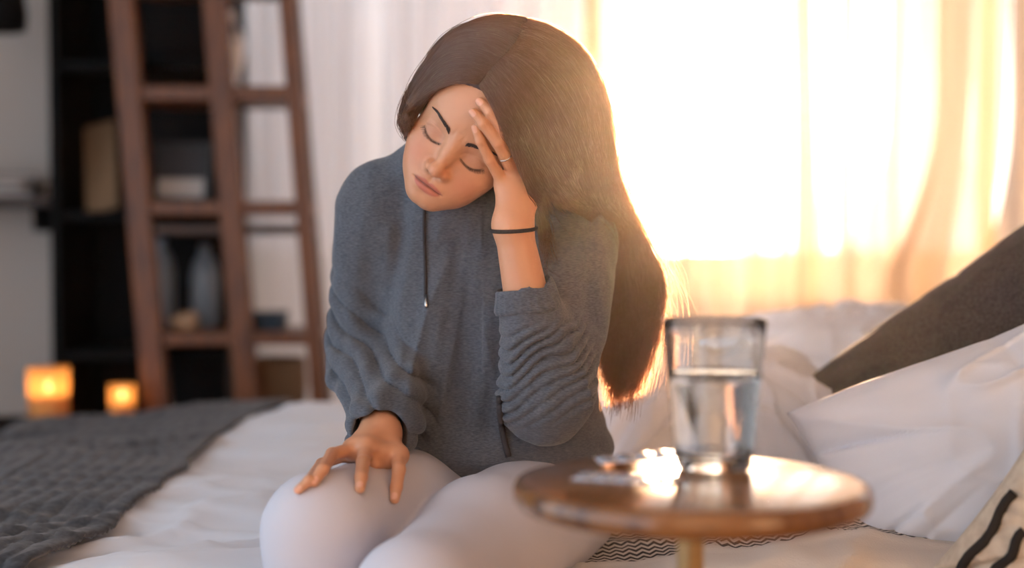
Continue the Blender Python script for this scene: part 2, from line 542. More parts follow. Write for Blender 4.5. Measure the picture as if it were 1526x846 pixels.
# things on the bookcase
fr = empty('picture_frame', (-.94, 4.16, zS(310, .04))); tag(fr, 'small dark picture frame leaning on the bookcase shelf', 'picture frame')
M_fr = mat('frame black', lin(26, 24, 24), .4); M_print = mat('photo print dark', lin(44, 42, 46), .6); M_mount = mat('photo print pale', lin(186, 180, 176), .6)
fx0, fx1 = (226 - 763) / F_PX * 4.16, (312 - 763) / F_PX * 4.16; fz = zS(310, .04)
Mt = Matrix.Translation((0, 4.16, fz)) @ Matrix.Rotation(-.22, 4, 'X') @ Matrix.Translation((0, -4.16, -fz))
for nm, a, b, mm in (('frame_side', (fx0, 4.15, fz), (fx0 + .015, 4.17, fz + .18), M_fr), ('frame_side', (fx1 - .015, 4.15, fz), (fx1, 4.17, fz + .18), M_fr),
                     ('frame_rail', (fx0 + .015, 4.15, fz), (fx1 - .015, 4.17, fz + .012), M_fr), ('frame_rail', (fx0 + .015, 4.15, fz + .168), (fx1 - .015, 4.17, fz + .18), M_fr),
                     ('photograph', (fx0 + .015, 4.160, fz + .070), (fx1 - .015, 4.168, fz + .168), M_print), ('mount', (fx0 + .015, 4.160, fz + .012), (fx1 - .015, 4.168, fz + .070), M_mount)):
    box(nm, a, b, mm, fr, .001, Mt)
M_silver = mat('silver', lin(196, 196, 200), .3, .8)
zb = zS(140, .042)
v_ = lathe('silver_vase', [(0, 0), (.028, 0), (.030, .006), (.022, .03), (.040, .09), (.046, .13), (.036, .17), (.016, .20), (.014, .225), (.018, .235), (.014, .232), (0, .2)], M_silver, None, ((345 - 763) / F_PX * 4.2, 4.2, zb))
tag(v_, 'slim silver vase on upper bookcase shelf', 'vase')
M_shell = mat('shell', lin(200, 170, 140), .5)
zb = zS(505, .036)
sh_ = mesh_obj('conch_shell', *surface(lambda P: ell(P, (0, 0, .024), (.042, .03, .026)) + .004 * np.sin(P[:, 0] * 220) - .012 * np.exp(-((P[:, 0] - .02) ** 2 + (P[:, 2] - .045) ** 2) / .0002), (-.07, -.05, -.01), (.07, .05, .08), .004), M_shell)
sh_.location = ((275 - 763) / F_PX * 4.15, 4.15, zb); tag(sh_, 'pale seashell lying on lower bookcase shelf', 'shell')
M_blue = mat('navy cloth', lin(48, 66, 82), .9)
box_ = empty('storage_box', ((392 - 763) / F_PX * 4.17, 4.17, zb)); tag(box_, 'low navy storage box on lower bookcase shelf', 'box')
bx_ = box_.location
box('box_body', (bx_[0] - .06, 4.10, zb), (bx_[0] + .06, 4.24, zb + .035), M_blue, box_, .004)
box('lid', (bx_[0] - .064, 4.096, zb + .036), (bx_[0] + .064, 4.244, zb + .052), M_blue, box_, .004)
M_glassb = mat('bluish ceramic', lin(120, 132, 144), .3)
for u, h, lb in ((240, .27, 'taller blue-grey bottle on lower bookcase shelf'), (305, .25, 'shorter blue-grey bottle beside the seashell on the bookcase')):
    b_ = lathe('tall_bottle', [(0, 0), (.034, 0), (.040, .01), (.042, h * .6), (.034, h * .78), (.016, h * .9), (.015, h), (.011, h), (.011, h * .9), (0, h * .85)], M_glassb, None, ((u - 763) / F_PX * 4.24, 4.24, zb))
    tag(b_, lb, 'bottle', 'blue-grey bottles on the bookcase')
M_wick = mat('wicker', lin(128, 98, 70), .8); add_bump(M_wick, scale=60, strength=.8, dist=.006, kind='wave')
zb = zS(640, .036)
bk = lathe('wicker_basket', [(0, 0), (.065, 0), (.072, .01), (.082, .09), (.078, .17), (.074, .175), (.070, .17), (.074, .09), (.064, .012), (0, .012)], M_wick, None, ((415 - 763) / F_PX * 4.19, 4.19, zb))
tag(bk, 'round wicker basket on bottom bookcase shelf', 'basket')

# low black console with the candles
YC = 3.92; ZC = .95 - (626 - 345) * YC / F_PX
cs = empty('console', (-1.35, YC, 0)); tag(cs, 'low black console carrying lit candles', 'console')
box('console_top', (-2.2, YC - .14, ZC - .03), (-1.0, YC + .09, ZC), M_black, cs)
for x in (-2.18, -1.06):
    for y in (YC - .13, YC + .05):
        box('leg', (x, y, 0), (x + .03, y + .03, ZC - .03), M_black, cs)
def emit(name, col, st):
    m = bpy.data.materials.new(name); m.use_nodes = True
    b = m.node_tree.nodes['Principled BSDF']; b.inputs['Base Color'].default_value = col
    b.inputs['Emission Color'].default_value = col; b.inputs['Emission Strength'].default_value = st
    return m
M_flame = emit('flame', (1.0, .55, .18, 1), 14)
M_wax = mat('candle wax', lin(255, 218, 165), .5, Subsurface_Weight=.6, Subsurface_Scale=.05)
M_jar = cloth_mat('amber jar glass', lin(255, 214, 156), .45, .8)
def candle(u, y, r, h, hv, label, power):
    c = empty('candle', ((u - 763) / F_PX * y, y, ZC)); x = c.location[0]
    tag(c, label, 'candle')
    lathe('jar', [(0, .001), (r * .86, .001), (r * .97, h * .05), (r, h * .15), (r, h), (r - .004, h), (r - .004, h * .15), (r * .85, h * .06), (0, h * .06)], M_jar, c, (x, y, ZC))
    lathe('wax', [(0, h * .07), (r * .84, h * .07), (r - .006, h * .16), (r - .006, hv), (0, hv - .003)], M_wax, c, (x, y, ZC))
    f = lathe('flame', [(0, 0), (.006, .004), (.009, .012), (.007, .022), (.003, .032), (0, .038)], M_flame, c, (x, y, ZC + hv + .006), 16)
    tube('wick', [(x, y, ZC + hv - .004), (x, y, ZC + hv + .012)], .0012, M_black, c, 6)
    ld = bpy.data.lights.new('candle_light', 'POINT'); ld.energy = power; ld.color = (1, .52, .18); ld.shadow_soft_size = .012
    lo_ = bpy.data.objects.new('candle_light', ld); link(lo_, c); lo_.location = (x, y, ZC + hv + .03)
candle(70, YC, .056, .145, .070, 'large glass jar candle burning on the black console', .8)
candle(180, YC + .02, .036, .095, .045, 'small glass candle burning beside the wooden bookcase', .18)

# wall shelf and lamp at the far left
ws = empty('wall_shelf', (-1.62, 4.7, .98)); tag(ws, 'dark wall shelf on the greige wall', 'shelf')
box('board', (-1.95, 4.55, 1.03), (-1.478, 4.80, 1.06), M_dwood, ws)
for x in (-1.9, -1.55): box('bracket', (x, 4.60, .95), (x + .02, 4.80, 1.03), M_black, ws)
M_book = [mat('book cover', lin(*c), .7) for c in ((40, 36, 38), (70, 60, 54), (34, 40, 46))]
zz = 1.06
for k in range(3):
    b_ = empty('book', (-1.66, 4.66, zz)); tag(b_, ('black', 'brown', 'blue-black')[k] + ' book lying ' + ('at the bottom of', 'in the middle of', 'on top of')[k] + ' the stack on the wall shelf', 'book', 'books on the wall shelf')
    th = .026
    Mz = Matrix.Translation((-1.66, 4.66, 0)) @ Matrix.Rotation((.1, -.2, .25)[k], 4, 'Z') @ Matrix.Translation((1.66, -4.66, 0))
    box('cover', (-1.76, 4.59, zz), (-1.56, 4.73, zz + .003), M_book[k], b_, 0, Mz); box('cover', (-1.76, 4.59, zz + th - .003), (-1.56, 4.73, zz + th), M_book[k], b_, 0, Mz)
    box('pages', (-1.757, 4.593, zz + .003), (-1.563, 4.727, zz + th - .003), M_mount, b_, 0, Mz); box('spine', (-1.76, 4.727, zz), (-1.56, 4.73, zz + th), M_book[k], b_, 0, Mz)
    zz += th + .0005
pl = empty('pendant_lamp', (-1.70, 4.3, 2.6)); tag(pl, 'black dome pendant lamp hanging over the wall shelf', 'lamp')
lx = (0 - 763) / F_PX * 4.3; lz = .95 - (48 - 345) * 4.3 / F_PX
lathe('lamp_shade', [(.075, .0), (.085, .004), (.088, .05), (.080, .11), (.055, .16), (.02, .19), (.012, .20), (.012, .198), (.05, .155), (.075, .105), (.080, .05), (.075, .0)], M_black, pl, (lx, 4.3, lz))
tube('lamp_cord', [(lx, 4.3, lz + .19), (lx, 4.3, 2.60)], .004, M_black, pl)
# ================================================================== the bed
BX0, BX1, BY0, BY1, BT = -1.12, 1.12, 1.80, 3.40, .485
M_base = mat('bed base linen', lin(150, 142, 132), .9)
M_matt = mat('mattress ticking', lin(220, 218, 216), .9)
bed = empty('bed', (0, 2.7, 0)); tag(bed, 'low upholstered double bed dressed in white', 'bed')
box('bed_base', (BX0, BY0 + .02, .08), (BX1, BY1, .26), M_base, bed, .02)
box('mattress', (BX0, BY0, .262), (BX1, BY1, BT - .035), M_matt, bed, .035)
for x in (BX0 + .06, BX1 - .12):
    for y in (BY0 + .08, BY1 - .14): box('leg', (x, y, 0), (x + .06, y + .06, .08), M_dwood, bed)

M_sheet = mat('white cotton', lin(222, 227, 237), .9, Sheen_Weight=.1)
add_bump(M_sheet, scale=700, strength=.06, dist=.001)

def edge_drop(x, y, x0, x1, y0, y1, r):
    """distance run over the edge of the rounded rectangle, outwards"""
    dx = np.maximum(np.maximum(x0 + r - x, x - x1 + r), 0); dy = np.maximum(np.maximum(y0 + r - y, y - y1 + r), 0)
    return np.hypot(dx, dy) - r

def cover(name, x0, x1, y0, y1, step, mtl, top, rect, fall, parent=None, edge_x0=None, wr=None, thick=None):
    """cloth laid over the bed: flat on top, bent down over the edges of rect"""
    X_, Y_ = np.meshgrid(np.arange(x0, x1 + step / 2, step), np.arange(y0, y1 + step / 2, step), indexing='ij')
    if edge_x0 is not None:                       # wavy left border
        lo = edge_x0(Y_); X_ = lo + (X_ - x0) * (x1 - lo) / (x1 - x0)
    n, m = X_.shape
    s = edge_drop(X_, Y_, *rect, .10)
    rr = .05
    a = np.clip(s, 0, rr * 1.57) / rr
    dz = rr * (1 - np.cos(a)) + np.maximum(s - rr * 1.57, 0)
    outw = rr * np.sin(a) - np.maximum(s, 0)
    cx, cy = np.clip(X_, rect[0] + .10, rect[1] - .10), np.clip(Y_, rect[2] + .10, rect[3] - .10)
    vx, vy = X_ - cx, Y_ - cy; ln = np.maximum(np.hypot(vx, vy), 1e-6)
    on = s > 0
    PX = X_ + np.where(on, vx / ln * outw, 0); PY = Y_ + np.where(on, vy / ln * outw, 0)
    PZ = top - np.where(on, dz, 0)
    w = wr(X_, Y_) if wr is not None else 0
    k = np.clip(1 - np.maximum(s, 0) / .1, 0, 1)
    PZ = PZ + w * (.25 + .75 * k)
    PX = PX + np.where(on, vx / ln * w, 0); PY = PY + np.where(on, vy / ln * w, 0)
    PZ = np.maximum(PZ, .01)
    V = np.stack([PX, PY, PZ], -1).reshape(-1, 3)
    I = np.arange(n * m).reshape(n, m)
    Fa = np.stack([I[:-1, :-1], I[1:, :-1], I[1:, 1:], I[:-1, 1:]], -1).reshape(-1, 4)
    o = mesh_obj(name, V, Fa, mtl, parent)
    if thick:
        md = o.modifiers.new('thick', 'SOLIDIFY'); md.thickness = thick; md.offset = 0
    return o

RECT = (BX0, BX1, BY0, BY1)
def ridged(x, y, s): return 1 - np.abs(noise2(x, y, s)) * 2
def duvet_wr(x, y):
    w = .030 * noise2(x * 2.2, y * 2.2, 1.0) + .014 * noise2(x * 5, y * 6, 2.0)
    r = (x + .45) * .7 + (y - 1.75) * .7; c = (y - 1.75) * .7 - (x + .45) * .7
    w = w + .013 * np.clip(ridged(r * 3.2 + .4 * noise2(x * 4, y * 4, 6), c * 11, 3.0), 0, 1) ** 2
    w = w + .008 * np.clip(ridged(x * 4, y * 14 + x * 3, 7.0), 0, 1) ** 2
    w = w + .05 * np.exp(-((x + .42) ** 2 / .05 + (y - 3.1) ** 2 / .12))
    seat = np.exp(-(((x - .0) / .30) ** 2 + ((y - 2.08) / .32) ** 2) ** 2)
    return w - .035 * seat
duvet = cover('duvet', -.86, .98, BY0 - .42, BY1 + .25, .011, M_sheet, BT + .012, RECT, .5, wr=duvet_wr)
tag(duvet, 'rumpled white duvet spread over the bed', 'duvet')

M_knit = mat('dark knit', lin(46, 49, 56), .95, Sheen_Weight=.2)
add_noise_color(M_knit, lin(34, 38, 46), lin(58, 62, 70), scale=120)
def knit_wr(x, y):
    base = duvet_wr(x, y) * .6 + .022 - .03 * np.clip((-.75 - x) / .4, 0, 1)
    rib = np.abs(np.sin(x * 2 * math.pi / .030 * .5)) ** .6 * .006
    st = .0022 * np.sin(y * 2 * math.pi / .016 + 2.2 * np.sin(x * 2 * math.pi / .030))
    return base + rib + st + .016 * noise2(x * 3, y * 3, 14.0)
throw = cover('knitted_throw', BX0 - .50, -.60, BY0 - .45, BY1 + .30, .0065, M_knit, BT + .016, RECT, .5, wr=knit_wr,
              edge_x0=None, thick=.006)
# the border towards the duvet waves a little
co = np.empty(len(throw.data.vertices) * 3, np.float32); throw.data.vertices.foreach_get('co', co); co = co.reshape(-1, 3)
k = np.clip((co[:, 0] + 1.0) / .4, 0, 1)
co[:, 0] += k * (.035 * np.sin(co[:, 1] * 3.1 + .8) + .012 * noise2(co[:, 1] * 9, co[:, 1] * 0, 3.0) + .10 * np.clip((co[:, 1] - 2.7) / .8, 0, 1))
throw.data.vertices.foreach_set('co', co.ravel())
tag(throw, 'dark grey knitted throw folded over the foot of the bed', 'throw')

# woven blanket under her with a black zigzag band
M_woven = mat('woven blanket', rough=.95)
N, L, b = nodes(M_woven)
tc = N.new('ShaderNodeTexCoord'); sx = N.new('ShaderNodeSeparateXYZ'); L.new(tc.outputs['Object'], sx.inputs[0])
def mth(op, a, bb=None, c=None):
    n = N.new('ShaderNodeMath'); n.operation = op
    for k, v in enumerate((a, bb, c)):
        if v is None: continue
        if isinstance(v, (int, float)): n.inputs[k].default_value = v
        else: L.new(v, n.inputs[k])
    return n.outputs[0]
tri = mth('PINGPONG', sx.outputs['X'], .009)
zz_ = mth('ADD', sx.outputs['Y'], mth('MULTIPLY', tri, 1.1))
st = mth('GREATER_THAN', mth('PINGPONG', zz_, .0075), .0036)
bandm = mth('MULTIPLY', mth('GREATER_THAN', sx.outputs['Y'], 1.87), mth('LESS_THAN', sx.outputs['Y'], 2.12))
fac = mth('MULTIPLY', st, bandm)
mixc = N.new('ShaderNodeMix'); mixc.data_type = 'RGBA'
mixc.inputs[6].default_value = lin(206, 199, 192); mixc.inputs[7].default_value = lin(30, 30, 34)
L.new(fac, mixc.inputs[0]); L.new(mixc.outputs[2], b.inputs['Base Color'])
add_bump(M_woven, scale=400, strength=.4, dist=.002)
def woven_wr(x, y): return duvet_wr(x, y) * .9 + .016 + .006 * noise2(x * 12, y * 12, 31.0)
woven = cover('woven_blanket', .02, .80, BY0 - .36, 2.16, .009, M_woven, BT + .014, RECT, .5, wr=woven_wr, thick=.006)
tag(woven, 'pale woven blanket with black zigzag band beside the woman', 'blanket')

# ------------------------------------------------------------------ pillows
M_char = mat('charcoal weave', rough=.95, Sheen_Weight=.08, Sheen_Roughness=.5)
add_noise_color(M_char, lin(27, 28, 33), lin(55, 57, 63), scale=260, detail=2)
add_bump(M_char, scale=350, strength=.5, dist=.002)
M_cream = mat('cream weave', rough=.95)
def pillow(name, W, H, T, loc, rot, mtl, seed, wrk=1.0, n=110):
    a = np.linspace(-1, 1, n); Aa, Bb = np.meshgrid(a, a, indexing='ij')
    Aw, Bw = np.sign(Aa) * np.abs(Aa) ** .85, np.sign(Bb) * np.abs(Bb) ** .85
    prof = ((1 - np.abs(Aw) ** 2.4) * (1 - np.abs(Bw) ** 2.4)).clip(0) ** .44
    Xx = W / 2 * Aw * (1 - .07 * (1 - Bw ** 2)); Yy = H / 2 * Bw * (1 - .07 * (1 - Aw ** 2))
    rad = np.hypot(Aw, Bw); ang = np.arctan2(Bw, Aw)
    cr = np.clip((rad - .15) / 1.0, 0, 1) ** 2
    crease = wrk * cr * .034 * np.clip(ridged(np.cos(ang) * 5.5 + .4 * noise2(Aw * 2, Bw * 2, seed), np.sin(ang) * 5.5 + .6 * rad, seed + 1), 0, 1) ** 2
    soft = wrk * (.022 * noise2(Aw * 1.8, Bw * 1.8, seed + 2) + .007 * noise2(Aw * 4.5 + Bw, Bw * 4.5, seed + 3)
                  + .013 * np.clip(ridged(Aw * 1.6 + Bw * 1.2, Bw * 3.0 - Aw, seed + 5), 0, 1) ** 4 + .006 * np.clip(ridged(Aw * 4 - Bw, Bw * 2.2 + Aw, seed + 6), 0, 1) ** 4)
    e_ = prof.clip(0, 1)
    top = T / 2 * prof + (soft - crease) * np.minimum(1, e_ * 2)
    bot = -T / 2 * prof + soft * .3 * np.minimum(1, e_ * 2)
    droop = -.03 * (Aw ** 2) * (Bw ** 2)
    V = np.concatenate([np.stack([Xx, Yy, top + droop], -1).reshape(-1, 3), np.stack([Xx, Yy, bot + droop], -1).reshape(-1, 3)])
    I = np.arange(n * n).reshape(n, n)
    f1 = np.stack([I[:-1, :-1], I[1:, :-1], I[1:, 1:], I[:-1, 1:]], -1).reshape(-1, 4)
    Fa = np.concatenate([f1, f1[:, ::-1] + n * n])
    o = mesh_obj(name, V, Fa, mtl)
    bm = bmesh.new(); bm.from_mesh(o.data)
    bmesh.ops.remove_doubles(bm, verts=bm.verts, dist=1e-5); bm.to_mesh(o.data); bm.free()
    o.rotation_euler = rot; o.location = loc
    return o
R_ = math.radians
p = pillow('pillow', .58, .40, .23, pt(1545, 688, 1.97), (R_(66), R_(-22), R_(-6)), M_sheet, 41.0)
tag(p, 'plump white pillow in front of the charcoal pillow', 'pillow', 'white pillows on the bed')
p = pillow('pillow', .60, .44, .32, pt(1525, 570, 2.27), (R_(62), R_(-36), R_(-6)), M_char, 8.0, .5)
tag(p, 'charcoal grey woven pillow propped among the white pillows', 'pillow')
p = pillow('pillow', .50, .42, .30, pt(1065, 655, 2.42), (R_(24), R_(-3), R_(8)), M_sheet, 13.0, 1.3)
tag(p, 'low white pillow lying behind the side table', 'pillow', 'white pillows on the bed')
p = pillow('pillow', .56, .44, .24, pt(1250, 580, 2.93), (R_(40), R_(-6), R_(-4)), M_sheet, 18.0)
tag(p, 'white pillow by the window behind the other pillows', 'pillow', 'white pillows on the bed')
add_noise_color(M_cream, lin(186, 170, 150), lin(206, 192, 172), scale=60)
p = pillow('cushion', .34, .34, .12, pt(1690, 815, 1.64), (R_(78), R_(-58), R_(-10)), M_cream, 24.0, .5)
tag(p, 'cream cushion with black stitched stripes at the bed edge', 'cushion')
M_stitch = mat('black stitching', lin(26, 24, 24), .9)
def on_pillow(o, pts_, r):
    """stitch lying on the cushion's upper side"""
    me = o.data; n = len(me.vertices); co = np.empty(n * 3, np.float32); me.vertices.foreach_get('co', co); co = co.reshape(-1, 3)
    P = []
    for x, y in pts_:
        d2 = (co[:, 0] - x) ** 2 + (co[:, 1] - y) ** 2; i = np.argsort(d2)[:4]; P.append((x, y, co[i, 2].max() + r * .3))
    return tube('stitched_stripe', P, r, M_stitch, o)
for k in range(4):
    x = .140 - k * .032
    s_ = on_pillow(p, [(y, x + .003 * math.sin(j)) for j, y in enumerate(np.linspace(-.14 + .02 * (k % 2), -.02 - .03 * (k % 2), 10))], .006)
# ================================================================== the woman
M_skin = mat('skin', rough=0.40, Subsurface_Weight=0.12, Subsurface_Scale=0.02)
M_skin.node_tree.nodes['Principled BSDF'].inputs['Subsurface Radius'].default_value = (1.0, 0.35, 0.2)
_N, _L, _b = nodes(M_skin)
_at = _N.new('ShaderNodeAttribute'); _at.attribute_name = 'tint'
_L.new(_at.outputs['Color'], _b.inputs['Base Color'])
add_bump(M_skin, scale=420, strength=0.05, dist=0.001)

HO = A(-0.0487, 1.920, 1.088)
HS = 1.01
HR = rotm(0, 0.60866, 0) @ rotm(0.46054, 0, 0) @ rotm(0, 0, -0.0769)

def to_head(P): return (P - HO) @ HR / HS
def from_head(q): return np.asarray(q) * HS @ HR.T + HO

def gauss(x, w): return np.exp(-(x / w) ** 2)

def head_local(q):
    ax = np.abs(q[:, 0]); y, z = q[:, 1], q[:, 2]
    Q = np.stack([ax, y, z], 1)
    d = ell(Q, (0, .014, .041), (.0790, .100, .099))
    d = smin(d, ell(Q, (0, -.035, .030), (.058, .047, .055)), .03)
    d = smin(d, ell(Q, (0, -.030, -.035), (.057, .050, .062)), .03)
    d = smin(d, ell(Q, (0, -.036, -.068), (.037, .043, .031)), .025)
    d = smin(d, ell(Q, (0, -.071, -.090), (.013, .012, .0105)), .020)
    d = smin(d, rcone(Q, (.047, -.002, -.046), (.013, -.064, -.089), .014, .009), .03)
    d = smin(d, ell(Q, (.043, -.049, -.030), (.020, .020, .017)), .025)
    d = smin(d, ell(Q, (.028, -.056, -.054), (.021, .021, .024)), .025)
    d = smax(d, -ell(Q, (.031, -.097, -.001), (.021, .019, .0125)), .016)
    d = smin(d, ell(Q, (.031, -.0640, -.0065), (.0150, .0125, .0120)), .007)
    # nose
    d = smin(d, rcone(Q, (0, -.0775, .008), (0, -.0955, -.034), .0068, .0080), .014)
    d = smin(d, ell(Q, (0, -.0975, -.0375), (.0092, .0085, .0078)), .007)
    d = smin(d, ell(Q, (.0115, -.0875, -.0410), (.0068, .0085, .0066)), .007)
    d = smax(d, -ell(Q, (.0060, -.0945, -.0475), (.0038, .0050, .0034)), .004)
    # mouth
    d = smin(d, ell(Q, (0, -.0650, -.066), (.029, .0200, .022)), .02)
    d = smin(d, ell(Q, (.0065, -.0840, -.0612), (.0150, .0068, .0045)), .004)
    d = smin(d, ell(Q, (0, -.0830, -.0716), (.0170, .0078, .0056)), .004)
    fr = np.clip((-.045 - y) / .02, 0, 1)
    zl = -.0664 - 2.0 * ax ** 2 + .0010 * gauss(ax, .006)
    d = d + fr * .0022 * gauss(z - zl, .0014) * np.clip((.0265 - ax) / .006, 0, 1)
    d = d + fr * .0012 * gauss(z + .0805, .0045) * gauss(ax, .014)
    d = d + fr * .0008 * gauss(ax, .0028) * gauss(z + .0530, .006)
    # lash line and lid crease of the closed eyes
    ex = (ax - .031) / .0165
    win = np.clip((1.12 - np.abs(ex)) / .2, 0, 1)
    zlash = -.0150 + .0062 * ex ** 2 + .0010 * ex
    d = d + fr * win * .0011 * gauss(z - zlash, .0010)
    zcr = .0030 - .0060 * ex ** 2
    d = d + fr * win * .0009 * gauss(z - zcr, .0012)
    # frown between the brows, fold beside the nose
    d = d + fr * .0007 * gauss(ax - .007, .0016) * gauss(z - .016, .008)
    # ears
    ce, se = math.cos(.25), math.sin(.25)
    e = ell(Q, (.073, .012, -.008), (.0075, .017, .029), rotm(.2, 0, -.30))
    e = smax(e, -ell(Q, (.0815, .010, -.006), (.0060, .009, .017), rotm(.2, 0, -.3)), .004)
    return np.where(q[:, 0] < 0, smin(d, e, .008), d)

def head_sdf(P): return head_local(to_head(P)) * HS

def proj_face(x, z, f=head_local):
    """front surface y of the head at local (x, z)"""
    x, z = np.broadcast_arrays(np.asarray(x, float), np.asarray(z, float))
    y = np.full(x.shape, -.13)
    for _ in range(60):
        y = y + np.clip(f(np.stack([x, y, z], 1)), -.01, .01) * 0.8
    return y

def ray_hit(u, v, f, off, d0=1.5, d1=2.3):
    """depth where the ray through (u, v) comes within off of f, or comes nearest to it"""
    D = np.linspace(d0, d1, 1601)
    P = np.array([pt(u, v, d) for d in D[::1]])
    s = f(P) - off
    k = np.argmax(s < 0)
    if s[k] < 0: return D[k]
    return D[np.argmin(s)]

# joints ---------------------------------------------------------------
RS, RE, RW = pt(568, 312, 2.04), pt(556, 522, 2.09), pt(566, 640, 1.85)
LS, LE, LW = pt(852, 332, 2.05), pt(812, 588, 1.88), pt(764, 335, 1.850)
NB = pt(706, 300, 2.06)
HIP_R, HIP_L = A(-.081, 2.08, .545), A(.050, 2.02, .552)
KN_R, KN_L = pt(478, 792, 1.70), pt(622, 890, 1.59)
AN_R, AN_L = A(-.245, 1.600, .095), A(-.115, 1.500, .090)

def trousers_sdf(P):
    d = ell(P, pt(745, 735, 2.10), (.175, .135, .105))
    for h, k, a in ((HIP_R, KN_R, AN_R), (HIP_L, KN_L, AN_L)):
        m = h + (k - h) * .55
        leg = smin(rcone(P, h, m, .098, .088), rcone(P, m, k, .088, .066), .03)
        leg = smin(leg, rcone(P, k, k + (a - k) * .35, .062, .062), .03)
        leg = smin(leg, rcone(P, k + (a - k) * .35, a + A(0, 0, .03), .062, .044), .03)
        d = smin(d, leg, .012 if h is HIP_L else .04)
    return d

# right hand on the knee -------------------------------------------------
def c1(cx, cy): return 420 + cx / 4.23, 580 + cy / 4.23
def tip_on(u, v, f, off): return pt(u, v, ray_hit(u, v, f, off))
TK = lambda cx, cy, off: tip_on(*c1(cx, cy), trousers_sdf, off)
RH = {
    'index':  [pt(*c1(735, 415), 1.800), pt(*c1(738, 505), 1.765), TK(722, 615, .0095), TK(712, 690, .0065)],
    'middle': [pt(*c1(535, 370), 1.783), pt(*c1(512, 460), 1.738), TK(500, 555, .0105), TK(492, 622, .0065)],
    'ring':   [pt(*c1(455, 375), 1.790), pt(*c1(318, 408), 1.752), TK(258, 505, .0120), TK(202, 585, .0062)],
    'pinky':  [pt(*c1(440, 395), 1.812), pt(*c1(250, 470), 1.790), TK(172, 575, .0090), TK(105, 632, .0055)],
}
RHW = pt(*c1(625, 270), 1.838)
RTH = [pt(*c1(690, 380), 1.825), pt(*c1(650, 460), 1.800), pt(*c1(590, 470), 1.785)]
FR = {'index': (.0092, .0084, .0076, .0062), 'middle': (.0094, .0086, .0077, .0063),
      'ring': (.0090, .0082, .0073, .0060), 'pinky': (.0082, .0073, .0064, .0054)}

def hand_sdf(P, W, J, thumb, wr, palm_r=.0125):
    d = None
    for nme, js in J.items():
        r = FR[nme]
        pr = rcone(P, W, js[0], wr * .70, palm_r)
        d = pr if d is None else smin(d, pr, .018)
    ks = list(J)
    for a, b in zip(ks[:-1], ks[1:]):       # web of the palm
        d = smin(d, rcone(P, J[a][0], J[b][0], .0105, .0105), .010)
    fs = None
    for nme, js in J.items():
        r = FR[nme]
        f = rcone(P, js[0], js[1], r[0] * 1.05, r[1] * .96)
        f = smin(f, rcone(P, js[1], js[2], r[1], r[2]), .003)
        f = smin(f, rcone(P, js[2], js[3], r[2], r[3]), .003)
        fs = f if fs is None else smin(fs, f, .0012)
    d = smin(d, fs, .007)
    t = smin(rcone(P, W + (thumb[0] - W) * .4, thumb[0], .015, .0125), rcone(P, thumb[0], thumb[1], .0118, .0096), .006)
    t = smin(t, rcone(P, thumb[1], thumb[2], .0096, .0072), .003)
    return smin(d, t, .010)

# left hand at the forehead ------------------------------------------------
HH = lambda u, v, off: tip_on(u, v, head_sdf, off)
LH = {
    'pinky':  [HH(752, 276, .020), HH(730, 238, .0125), HH(716, 210, .0085), HH(709, 191, .0058)],
    'ring':   [HH(768, 262, .021), HH(742, 212, .0145), HH(720, 184, .0090), HH(706, 168, .0062)],
    'middle': [HH(784, 254, .020), HH(755, 197, .0140), HH(731, 167, .0088), HH(716, 152, .0060)],
    'index':  [HH(798, 250, .016), HH(772, 196, .0120), HH(752, 165, .0086), HH(738, 147, .0060)],
}
LTH = [pt(786, 300, 1.865), pt(806, 275, 1.895), pt(815, 245, 1.915)]

def arms_sdf(P):
    d = smin(rcone(P, RS, RE, .042, .036), rcone(P, RE, RW, .036, .024), .02)
    d = smin(d, rcone(P, RW, RHW, .0235, .0235), .012)
    d2 = smin(rcone(P, LS, LE, .042, .037), rcone(P, LE, LW, .037, .0240), .02)
    return np.minimum(d, d2)

_rh = np.array([j for v in RH.values() for j in v] + RTH + [RHW])
_lh = np.array([j for v in LH.values() for j in v] + LTH + [LW])
NK0, NK1 = from_head((0, .022, -.055)), NB + A(0, .01, -.05)

def body_sdf(P):
    d = within(P, HO - .16, HO + .16, head_sdf)
    nk = smin(rcone(P, NK0, NK1, .050, .056), rcone(P, RS, LS, .050, .050), .05)
    nk = smin(nk, rcone(P, NK1, pt(735, 700, 2.1), .075, .085), .06)
    d = smin(d, nk, .022)
    d = smin(d, arms_sdf(P), .015)
    hr = within(P, _rh.min(0) - .03, _rh.max(0) + .03, lambda p: hand_sdf(p, RHW, RH, RTH, .0235))
    d = smin(d, hr, .010)
    hl = within(P, _lh.min(0) - .03, _lh.max(0) + .03, lambda p: hand_sdf(p, LW, LH, LTH, .0245))
    far = np.linalg.norm(P - LW, axis=1) - .045
    return np.where(far < 0, smin(d, hl, .012), smin(d, hl, .0012))

bx = np.array([RS, RE, RHW, LS, LE, NB, HO + .13, HO - .13] + list(_rh))
person = empty('person', (0, 2.05, 0.50))
tag(person, 'woman in grey hoodie sitting on bed with eyes closed, one hand at her forehead', 'person')
X, Fq = surface(body_sdf, bx.min(0) - .06, bx.max(0) + .05, .0019)
body = mesh_obj('body', X, Fq, M_skin, person)

